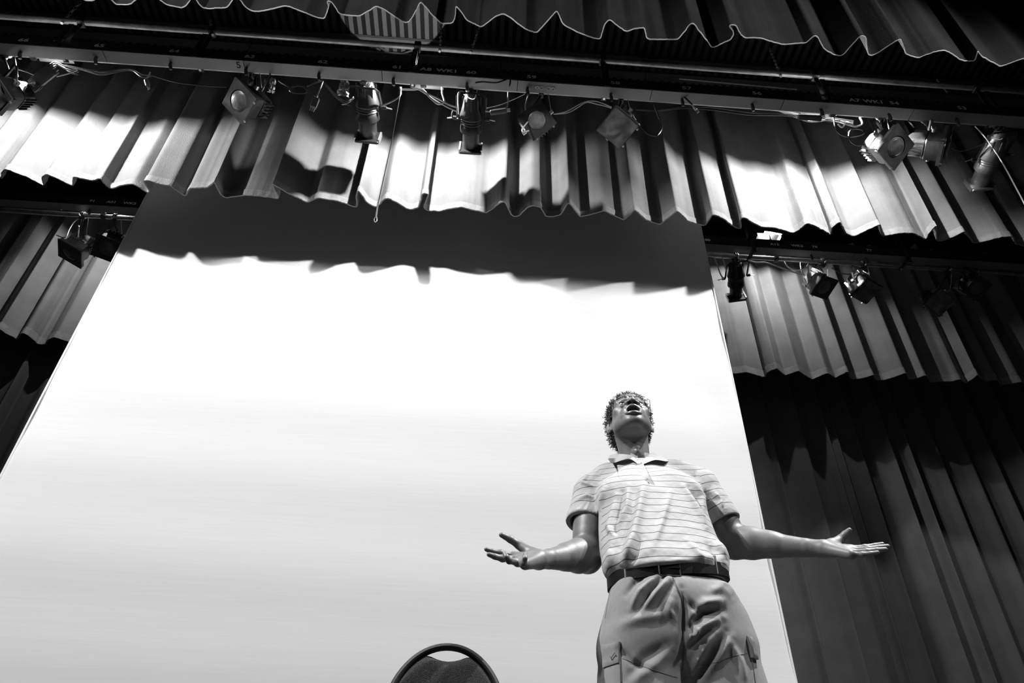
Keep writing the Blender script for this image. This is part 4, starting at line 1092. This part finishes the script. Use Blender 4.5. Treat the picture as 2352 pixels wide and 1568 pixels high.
SH = [(.012, .016, [(1482, 1100), (1470, 1160), (1455, 1230), (1440, 1290)]), (-.008, .012, [(1462, 1130), (1452, 1190), (1425, 1260)]),
      (.009, .010, [(1444, 1115), (1441, 1168), (1405, 1225)]), (.010, .010, [(1417, 1138), (1400, 1209), (1408, 1230), (1394, 1300)]), (-.008, .009, [(1430, 1130), (1418, 1200), (1402, 1260)]),
      (.009, .009, [(1388, 1120), (1378, 1180)]), (.010, .010, [(1570, 1118), (1600, 1165), (1622, 1210)]), (-.009, .009, [(1582, 1120), (1606, 1160), (1620, 1185)]), (.009, .009, [(1585, 1098), (1611, 1140), (1617, 1185)]),
      (.010, .011, [(1640, 1240), (1658, 1262), (1664, 1290)]), (-.008, .010, [(1628, 1250), (1645, 1275), (1652, 1300)]), (.008, .012, [(1460, 1232), (1448, 1262), (1430, 1292)]), (-.007, .010, [(1475, 1235), (1460, 1275), (1448, 1297)]),
      (.006, .010, [(1540, 1130), (1520, 1200), (1500, 1260)]), (.007, .010, [(1580, 1240), (1600, 1265), (1615, 1285)]), (-.006, .010, [(1500, 1290), (1560, 1280), (1620, 1284)]), (.010, .012, [(1440, 1300), (1500, 1291), (1560, 1284), (1640, 1280)]),
      (.006, .007, [(1325, 1150), (1350, 1140), (1372, 1150)]), (.006, .007, [(1640, 1130), (1655, 1150), (1660, 1170)]), (-.005, .008, [(1622, 1132), (1640, 1146), (1660, 1150)]), (.006, .006, [(1350, 1090), (1340, 1110), (1365, 1120)])]
Ps = strokes(Ps, Ns, SH, 2.1)
rsn = np.random.RandomState(4); Kw = rsn.randn(9, 3) * np.array([22, 22, 9]); ph = rsn.uniform(0, 6, 9)
Ps = Ps + Ns * (np.sin(Ps @ Kw.T + ph).sum(1) * .00075)[:, None]
cen = Ps[Fs].mean(1)
def axis_t(P, a, b): d = b - a; L = np.linalg.norm(d); d /= L; t = (P - a) @ d; r = np.linalg.norm(P - a - t[:, None] * d, axis=1); return t, r
dl = A(1500, 1300, 2.0); du = A(1490, 1100, 2.16); ax = du - dl; ax /= np.linalg.norm(ax); ax = np.array([-.03, .12, .99]); ax /= np.linalg.norm(ax)
PITCH = .0305
co_t = (Ps @ ax) / PITCH
tL, rL = axis_t(cen, shL, cufL); tR, rR = axis_t(cen, shR, cufR)
slL = (cen[:, 0] < shL[0] + .030 - .10 * (cen[:, 2] - shL[2])) & (rL < .12); slR = (cen[:, 0] > shR[0] - .018 + .10 * (cen[:, 2] - shR[2])) & (rR < .12)
vl = axis_t(Ps, shL, cufL)[0] / PITCH; vr = axis_t(Ps, shR, cufR)[0] / PITCH
LL, LR = np.linalg.norm(cufL - shL), np.linalg.norm(cufR - shR)
vl = np.where(vl * PITCH > LL - .026, .5 + np.floor(vl) * 0 + .3, vl); vr = np.where(vr * PITCH > LR - .026, .8, vr)
corner = co_t[Fs]; corner[slL] = vl[Fs][slL]; corner[slR] = vr[Fs][slR]
me = np_mesh('shirt', Ps, Fs, ['shirt_striped'])
at_ = me.attributes.new('stripe', 'FLOAT', 'CORNER'); at_.data.foreach_set('value', corner.astype(np.float32).ravel())
shirt = np_obj('shirt', me, person)
# snap helper: nearest front surface of a mesh seen from the auditorium at a pixel
from mathutils.bvhtree import BVHTree
def bvh(P, Fq): return BVHTree.FromPolygons([tuple(p) for p in P.tolist()], [tuple(f) for f in Fq.tolist()])
def hit(tree, px_, py_, off=.0):
    d = RC @ np.array([px_ - 1176., 784. - py_, -F]); d /= np.linalg.norm(d)
    h = tree.ray_cast(Vector((0, 0, EYE)), Vector(d))
    if h[0] is None: return at(px_, py_, 2.1)
    return np.array(h[0]) + np.array(h[1]) * off
ts = bvh(Ps, Fs)
# seams, placket, cuffs as separate sewn pieces
def strip_on(tree, name, pts, wdt, m, off, parent, thick=.0016):
    pp = smooth_path([np.array([a, b, 0.]) for a, b in pts], 8); Cn = [hit(tree, p[0], p[1], off) for p in pp]
    mb = MB(); n = len(Cn); L0, L1 = [], []
    for i in range(n):
        tg = Cn[min(i + 1, n - 1)] - Cn[max(i - 1, 0)]; tg /= max(1e-9, np.linalg.norm(tg)); v = Cn[i] - np.array([0, 0, EYE]); v /= np.linalg.norm(v)
        sd = np.cross(tg, v); sd /= np.linalg.norm(sd); L0.append((Cn[i] - sd * wdt / 2, Cn[i] + sd * wdt / 2, Cn[i] + sd * wdt / 2 + v * thick * 2, Cn[i] - sd * wdt / 2 + v * thick * 2))
    mb.loft(L0); return mb.build(name, m, parent)
strip_on(ts, 'placket', [(1471, 1068), (1479, 1084), (1484, 1098), (1489, 1108)], .020, 'shirt_plain', .0035, shirt)
for q in ((1486, 1101),):
    c = hit(ts, q[0], q[1], .006); MB().lathe([(.004, -.001), (.0052, .0), (.0045, .0018)], c, frame((0, -1, .1)), 12).build('button', 'button', shirt)
# sleeve hems
for Cf, S, r in ((cufL, shL, .0672), (cufR, shR, .0658)):
    d = Cf - S; d /= np.linalg.norm(d); R = frame(d)
    mb = MB(); n = 40
    rr_ = lambda k, z, q: Cf + R @ np.array([(r + q + .0022 * math.sin(3 * k * 2 * PI / n)) * math.cos(2 * PI * k / n), (r + q + .0022 * math.sin(3 * k * 2 * PI / n)) * math.sin(2 * PI * k / n), z])
    prof = [(-.024, -.004), (-.024, .0012), (.003, .0018), (.006, .0), (.004, -.0035), (-.02, -.004)]
    mb.loft([[rr_(k, z, q) for k in range(n)] for z, q in prof], False, False)
    o = mb.build('sleeve_hem', 'shirt_plain', shirt)
# collar: two fold-down leaves standing off the neck
def leaf(pts_top, pts_bot, name='collar_leaf'):
    def P3(q):
        if q[2] > 0: return A(*q)
        return hit(ts, q[0], q[1], -q[2])
    T_ = smooth_path([P3(q) for q in pts_top], 6); B_ = smooth_path([P3(q) for q in pts_bot], 6); n = len(T_); mb = MB(); rows_ = []
    for i in range(n):
        a, b = T_[i], B_[i]; nrm = np.array([-.1, -.9, -.3]); nrm = nrm / np.linalg.norm(nrm)
        rows_.append([a, a * .5 + b * .5 + nrm * .006, b, b - nrm * .0030, a * .5 + b * .5 + nrm * .003, a - nrm * .0030])
    mb.loft(rows_); return mb.build(name, 'shirt_plain', shirt)
leaf([(1400, 1046, 2.33), (1414, 1042, 2.265), (1436, 1043, 2.235), (1454, 1047, 2.225), (1467, 1062, 2.205)], [(1394, 1060, -.008), (1411, 1069, -.012), (1430, 1056, 2.20), (1448, 1054, 2.205), (1465, 1068, -.004)])
leaf([(1514, 1046, 2.33), (1506, 1037, 2.29), (1492, 1043, 2.235), (1472, 1060, 2.20)], [(1536, 1058, 2.25), (1530, 1059, 2.185), (1504, 1056, 2.185), (1476, 1069, -.004)])
# collar stand round the neck
mb = MB(); nb = A(1463, 1052, 2.295); ringp = []
for k in range(30):
    a = -PI / 2 + .22 + (2 * PI - .44) * k / 29; ringp.append(nb + np.array([(.060) * math.cos(a), .064 * math.sin(a), .018 * math.sin(a) - .004]))
mb.loft([[p + np.array([0, 0, -.022]), p + np.array([0, 0, .014]), p * .97 + nb * .03 + np.array([0, 0, .014]), p * .97 + nb * .03 + np.array([0, 0, -.022])] for p in ringp]); mb.build('collar_stand', 'shirt_plain', shirt)

# ------------------------------------------------------------ trousers
rows = []
for (pl, pr, py_, Yc, ry) in ((1406, 1654, 1285, 2.07, .108), (1402, 1656, 1316, 2.07, .112), (1398, 1674, 1340, 2.06, .122), (1388, 1702, 1385, 2.06, .132), (1384, 1716, 1430, 2.07, .136), (1383, 1722, 1470, 2.07, .134), (1400, 1700, 1505, 2.07, .118), (1450, 1660, 1535, 2.07, .095), (1520, 1610, 1556, 2.07, .06)):
    cx, rx = bx(pl, pr, py_, Yc); rows.append((A(1540, py_, Yc - ry * .7)[2], cx, Yc, rx, ry))
rows.sort()
V = Vol((.15, 1.8, .06), (1.2, 2.45, rows[-1][0] + .06), .005)
V.stack(rows, .02, p=2.4)
zc = rows[3][0]
def leg(x0, x1, x2, x3, Yk, sx):
    st = [(.10, x3, 2.17, .085, .10), (.30, x2, 2.12, .10, .105), (.55, x1, 2.07, .118, .118), (zc - .06, x0, 2.07, .120, .128), (zc + .04, x0 - sx * .012, 2.07, .112, .122), (zc + .12, x0 - sx * .03, 2.07, .085, .10)]
    V.stack(st, .035, p=2.2)
cl_, cr_ = (A(1384, 1540, 2.06)[0] + A(1566, 1540, 2.06)[0]) / 2, (A(1566, 1540, 2.06)[0] + A(1737, 1540, 2.06)[0]) / 2
leg(cl_, cl_ - .012, cl_ - .03, cl_ - .04, 0, -1); leg(cr_, cr_ + .02, cr_ + .045, cr_ + .06, 0, 1)
# flat top
X, Y, Z = V.pts((slice(None),) * 3); V.v[:] = np.maximum(V.v, (Z - (BZ - .004 + (X - BXc) * .09)) * np.ones_like(Y)).astype(np.float32)
Pp, Fp = V.mesh(2); Np = normals(Pp, Fp)
TR = [(-.010, .008, [(1438, 1366), (1462, 1330), (1480, 1322)]), (.011, .010, [(1450, 1400), (1470, 1360), (1510, 1325)]), (-.012, .009, [(1460, 1405), (1492, 1352), (1520, 1328)]), (.010, .009, [(1475, 1400), (1510, 1360), (1535, 1330)]), (-.008, .008, [(1500, 1400), (1530, 1358), (1550, 1332)]),
      (-.010, .009, [(1566, 1350), (1572, 1400), (1570, 1470), (1568, 1530)]), (.009, .012, [(1545, 1370), (1535, 1400), (1545, 1420)]), (.011, .012, [(1585, 1422), (1620, 1385), (1662, 1378)]), (-.010, .010, [(1580, 1445), (1615, 1405), (1660, 1400)]),
      (.012, .012, [(1575, 1475), (1615, 1440), (1660, 1420)]), (-.011, .010, [(1582, 1490), (1612, 1460), (1655, 1425)]), (.009, .010, [(1580, 1560), (1610, 1500), (1640, 1450)]), (-.009, .010, [(1598, 1565), (1630, 1510), (1668, 1450)]), (.008, .010, [(1610, 1568), (1645, 1520), (1680, 1460)]),
      (.008, .012, [(1630, 1360), (1655, 1350), (1680, 1375)]), (-.008, .009, [(1580, 1380), (1600, 1400), (1625, 1395)]), (.007, .009, [(1640, 1335), (1668, 1345), (1690, 1370)]), (.007, .014, [(1420, 1440), (1470, 1420), (1530, 1410)]), (-.007, .012, [(1440, 1560), (1480, 1510), (1530, 1480)]), (.006, .012, [(1450, 1568), (1500, 1530), (1545, 1490)]),
      (.008, .010, [(1680, 1480), (1700, 1520), (1712, 1568)]), (-.007, .009, [(1428, 1490), (1450, 1520), (1500, 1540)]), (-.006, .006, [(1585, 1430), (1592, 1450), (1590, 1470)]), (.006, .006, [(1592, 1430), (1600, 1452), (1598, 1475)]), (.006, .007, [(1400, 1350), (1396, 1390), (1392, 1420)])]
Pp = strokes(Pp, Np, TR, 2.0)
Kw = rsn.randn(10, 3) * np.array([24, 24, 14]); ph = rsn.uniform(0, 6, 10)
Pp = Pp + Np * (np.sin(Pp @ Kw.T + ph).sum(1) * .0009)[:, None]
trousers = np_obj('trousers', np_mesh('trousers', Pp, Fp, ['trousers']), person)
tp = bvh(Pp, Fp)
def seam(pts, r=.0008, off=.0004, m='trouser_seam'):
    pp = smooth_path([np.array([a, b, 0.]) for a, b in pts], 8)
    MB().tube([hit(tp, p[0], p[1], off) for p in pp], r, 5).build('seam', m, trousers)
seam([(1545, 1326), (1556, 1350), (1566, 1380), (1570, 1430), (1571, 1490), (1567, 1540)], .0016)
seam([(1430, 1512), (1470, 1527), (1520, 1545), (1556, 1556)])
seam([(1594, 1534), (1640, 1522), (1680, 1508), (1716, 1500)])
seam([(1625, 1316), (1640, 1325), (1660, 1332)], .0014)
seam([(1405, 1340), (1397, 1380), (1390, 1420)])
seam([(1715, 1460), (1724, 1500), (1731, 1540), (1735, 1566)], .0016)
seam([(1426, 1476), (1426, 1510), (1428, 1566)], .0016)
# cargo pockets
def patch(tree, quad, name, th, m='trousers', nx=8, ny=8, parent=None):
    q = [np.array([a, b]) for a, b in quad]; G = [[None] * (nx + 1) for _ in range(ny + 1)]
    for j in range(ny + 1):
        for i in range(nx + 1):
            u, v = i / nx, j / ny; p = (q[0] * (1 - u) + q[1] * u) * (1 - v) + (q[3] * (1 - u) + q[2] * u) * v; G[j][i] = hit(tree, p[0], p[1], .001)
    c = np.mean([g for r_ in G for g in r_], axis=0); e1 = G[0][nx] - G[0][0]; e2 = G[ny][0] - G[0][0]; nrm = np.cross(e2, e1); nrm /= np.linalg.norm(nrm)
    if nrm[1] > 0: nrm = -nrm
    mb = MB(); V_ = [g + nrm * th * (1 if 0 < i < nx and 0 < j < ny else .75) for j, r_ in enumerate(G) for i, g in enumerate(r_)] + [g - nrm * .002 for r_ in G for g in r_]
    Fc_ = []; N_ = (nx + 1) * (ny + 1)
    for j in range(ny):
        for i in range(nx): a = j * (nx + 1) + i; Fc_.append((a, a + nx + 1, a + nx + 2, a + 1)); 
    bd = [i for i in range(nx + 1)] + [(j) * (nx + 1) + nx for j in range(1, ny + 1)] + [ny * (nx + 1) + i for i in range(nx - 1, -1, -1)] + [j * (nx + 1) for j in range(ny - 1, 0, -1)]
    for a, b in zip(bd, bd[1:] + bd[:1]): Fc_.append((a, b, b + N_, a + N_))
    mb.add(V_, Fc_); return mb.build(name, m, parent or trousers)
patch(tp, [(1389, 1482), (1425, 1476), (1428, 1600), (1392, 1600)], 'cargo_pocket', .005)
fl = patch(tp, [(1387, 1482), (1426, 1474), (1425, 1522), (1389, 1534)], 'pocket_flap', .010)
patch(tp, [(1714, 1462), (1722, 1464), (1737, 1515), (1724, 1510)], 'pocket_flap', .012)
# small tick emblem on the flap
e0 = [hit(tp, a, b, .0145) for a, b in ((1410, 1508), (1412, 1514), (1416, 1506), (1419, 1500))]
MB().tube(smooth_path(e0, 4), [.0006] + [.0012] * 11 + [.0006], 5).build('tick_emblem', 'trouser_seam', trousers)
# hems, shoes
for s_, an in ((-1, (cl_ - .04, 2.17)), (1, (cr_ + .06, 2.17))):
    mb = MB(); prof = [(.042, -.10, .0), (.050, -.07, .0), (.050, 0, .02), (.044, .10, .05)]
    R = np.eye(3)
    ringf = []
    for y, wx, hz in ((.115, .030, .055), (.09, .040, .085), (.03, .043, .11), (-.03, .043, .085), (-.09, .047, .06), (-.14, .046, .05), (-.175, .034, .038), (-.19, .015, .028)):
        ringf.append([(an[0] + s_ * .02 * (-y / .19) + wx * math.cos(a), an[1] - .02 + y, .004 + hz * .5 + hz * .5 * math.sin(a)) for a in np.linspace(0, 2 * PI, 16, False)])
    mb.loft(ringf); sh = mb.build('shoe', 'shoe', person)
    mb = MB(); mb.loft([[(x, y, z) for x, y, z in [(an[0] + s_ * .02 * (-yy / .19) + wx * math.cos(a), an[1] - .02 + yy, z0) for a in (0,)]] * 1 for yy, wx, z0 in ()] or [[(0, 0, 0)]] ) if False else None
    mb2 = MB(); sole = [(an[0] + s_ * .01 + .05 * math.cos(a), an[1] - .055 + .155 * math.sin(a)) for a in np.linspace(0, 2 * PI, 24, False)]
    mb2.loft([[(x, y, 0.0) for x, y in sole], [(x, y, .02) for x, y in sole]]); mb2.build('sole', 'black_metal', sh)

# ------------------------------------------------------------ belt
belt_top = [(1404, 1336, 1314), (1420, 1324, 1303), (1440, 1320, 1294), (1470, 1320, 1293), (1500, 1321, 1292), (1535, 1322, 1288), (1570, 1319, 1284), (1600, 1317, 1281), (1630, 1314, 1281), (1650, 1311, 1284), (1658, 1308, 1288)]
cxm, rxm = bx(1403, 1657, 1305, 2.07); n = 64
# full ring following the trouser top, tilted up towards picture right
zmid = A(1530, 1305, 1.955)[2]
mb = MB(); rg = []
for k in range(n):
    a = 2 * PI * k / n; x = (rxm + .008) * abs(math.cos(a)) ** (2 / 2.3) * np.sign(math.cos(a)); y = .124 * abs(math.sin(a)) ** (2 / 2.3) * np.sign(math.sin(a))
    zc_ = zmid + (x) * .09 + y * .04 + .006
    p = np.array([cxm + x, 2.07 + y, zc_]); o_ = np.array([x / rxm ** 2, y / .12 ** 2, 0]); o_ /= np.linalg.norm(o_)
    rg.append([p + np.array([0, 0, -.021]), p + o_ * .004 + np.array([0, 0, -.019]), p + o_ * .004 + np.array([0, 0, .019]), p + np.array([0, 0, .021]), p - o_ * .006 + np.array([0, 0, .02]), p - o_ * .006 + np.array([0, 0, -.02])])
rg.append(rg[0]); mb.loft(rg, False, False); belt = mb.build('belt', 'belt_leather', person)
tb = BVHTree.FromPolygons(mb.v, mb.f)
bc = hit(tb, 1537, 1303, .004); Rb = frame((0.02, -1, .04), (0, 0, 1))
mb = MB(); w_, h_ = .031, .025
mb.tube([bc + Rb @ np.array([sx * w_, sy * h_, .004]) for sx, sy in ((-.9, -1), (.9, -1), (1, -.9), (1, .9), (.9, 1), (-.9, 1), (-1, .9), (-1, -.9))], .0028, 6, closed=True)
mb.build('buckle', 'buckle', belt)
MB().tube([bc + Rb @ np.array([.0, 0, .004]), bc + Rb @ np.array([w_, 0, .007])], .002, 6).build('buckle_prong', 'buckle', belt)
c = hit(tb, 1567, 1300, .004); MB().box(c, (.010, .006, .046)).build('keeper_loop', 'belt_leather', belt)
m = MB()
for px_ in (1474, 1490, 1506): m.lathe([(.0022, 0), (.0022, .0012)], hit(tb, px_, 1306, .0003), Rb, 8)
m.build('belt_hole', 'mouth_inside', belt)
for q in ((1436, 1306), (1645, 1296)):
    c = hit(tb, q[0], q[1], .003); MB().box(c, (.010, .006, .056), bev=.002).build('belt_loop', 'trousers', trousers)

# ------------------------------------------------------------ chair
ct = A(1032, 1475, 2.02); cx, cy = ct[0], 2.02; ch = thing('stacking_chair', (cx, cy + .2, 0), 'black chair with a round-topped padded back, only its top showing at the bottom edge', 'chair')
ztop = ct[2]; a_, b_ = .158, .198; nrm = 40
lean = .14
def cpt(x, z, off=0): return np.array([cx + x, cy - (ztop - z) * -lean * -1 + off, z])
def cb(x, z, off=0): return np.array([cx + x, cy + (ztop - z) * lean * -1 + off, z])
def arch(a, b, top, n=36, zl=.44):
    pts = [(-a * .96, zl), (-a * .985, (zl + top - b) / 2)]
    pts += [(-a * math.cos(t), top - b + b * math.sin(t)) for t in np.linspace(0, PI, n)]
    return pts + [(a * .985, (zl + top - b) / 2), (a * .96, zl)]
R_ = []
pts = arch(a_, b_, ztop - .012)
P3 = [cb(x, z) for x, z in pts]; m = MB(); rings = []
for i, p in enumerate(P3):
    t = P3[min(i + 1, len(P3) - 1)] - P3[max(i - 1, 0)]; t /= np.linalg.norm(t); d = np.array([0, 1., 0]); d -= t * (d @ t); d /= np.linalg.norm(d); s_ = np.cross(t, d)
    rings.append([p + .0095 * math.cos(q) * s_ + .016 * math.sin(q) * d for q in np.linspace(0, 2 * PI, 12, False)])
m.loft(rings); m.build('back_frame', 'chair_frame', ch)
# padded back with a scooped top
ai, bi = a_ - .0095, b_ - .0095; G = []
nx, nz = 30, 26; zb_ = .47; zt_ = ztop - .012
def top_z(x):
    e = zt_ - b_ + bi * math.sqrt(max(0, 1 - (x / ai) ** 2)); sc = zt_ - .0395 + 5.2 * x * x
    return min(e, sc)
mb = MB(); Vf, Vb = [], []
for j in range(nz + 1):
    for i in range(nx + 1):
        x = ai * math.sin((i / nx - .5) * PI) * .999; zt2 = top_z(x); z = zb_ + (zt2 - zb_) * j / nz
        edge = min(1, (1 - abs(x) / ai) * 9, (zt2 - z) / .02 + .0, (z - zb_) / .02); edge = max(0, edge)
        puff = .004 + .016 * math.sqrt(1 - (1 - edge) ** 2)
        Vf.append(cb(x, z, -puff)); Vb.append(cb(x, z, .012))
N_ = len(Vf); Fc_ = []
for j in range(nz):
    for i in range(nx):
        a = j * (nx + 1) + i; Fc_ += [(a, a + 1, a + nx + 2, a + nx + 1), (a + N_, a + N_ + nx + 1, a + N_ + nx + 2, a + N_ + 1)]
bd = list(range(nx + 1)) + [j * (nx + 1) + nx for j in range(1, nz + 1)] + [nz * (nx + 1) + i for i in range(nx - 1, -1, -1)] + [j * (nx + 1) for j in range(nz - 1, 0, -1)]
for a, b in zip(bd, bd[1:] + bd[:1]): Fc_.append((a, a + N_, b + N_, b))
mb.add(Vf + Vb, Fc_); mb.build('back_cushion', 'chair_fabric', ch, True, 60)
m = MB(); m.tube([cb(x, z, .0) for x, z in arch(a_ - .0115, b_ - .0115, ztop - .012)], .0045, 8); m.build('rubber_trim', 'chair_frame', ch)
# seat and legs (the person faces the auditorium, so does the chair: its seat comes toward us)
sy = cb(0, .45)[1]
m = MB(); m.box((cx, sy - .21, .445), (.41, .42, .055), bev=.06); m.build('seat', 'chair_fabric', ch)
m = MB(); m.tube([(cx - .2, sy - .40, .41), (cx + .2, sy - .40, .41), (cx + .2, sy, .41), (cx - .2, sy, .41)], .011, 8, closed=True); m.build('seat_frame', 'chair_frame', ch)
for sx in (-1, 1):
    MB().tube([(cx + sx * .2, sy - .38, .41), (cx + sx * .215, sy - .43, .01)], .0115, 8).build('leg', 'chair_frame', ch)
    lg = MB().tube([cb(sx * a_ * .96, .45), (cx + sx * .19, sy + .02, .40), (cx + sx * .2, sy + .09, .01)], .0115, 8).build('leg', 'chair_frame', ch)
MB().tube([(cx - .205, sy - .41, .2), (cx + .205, sy - .41, .2)], .009, 8).build('stretcher', 'chair_frame', ch)
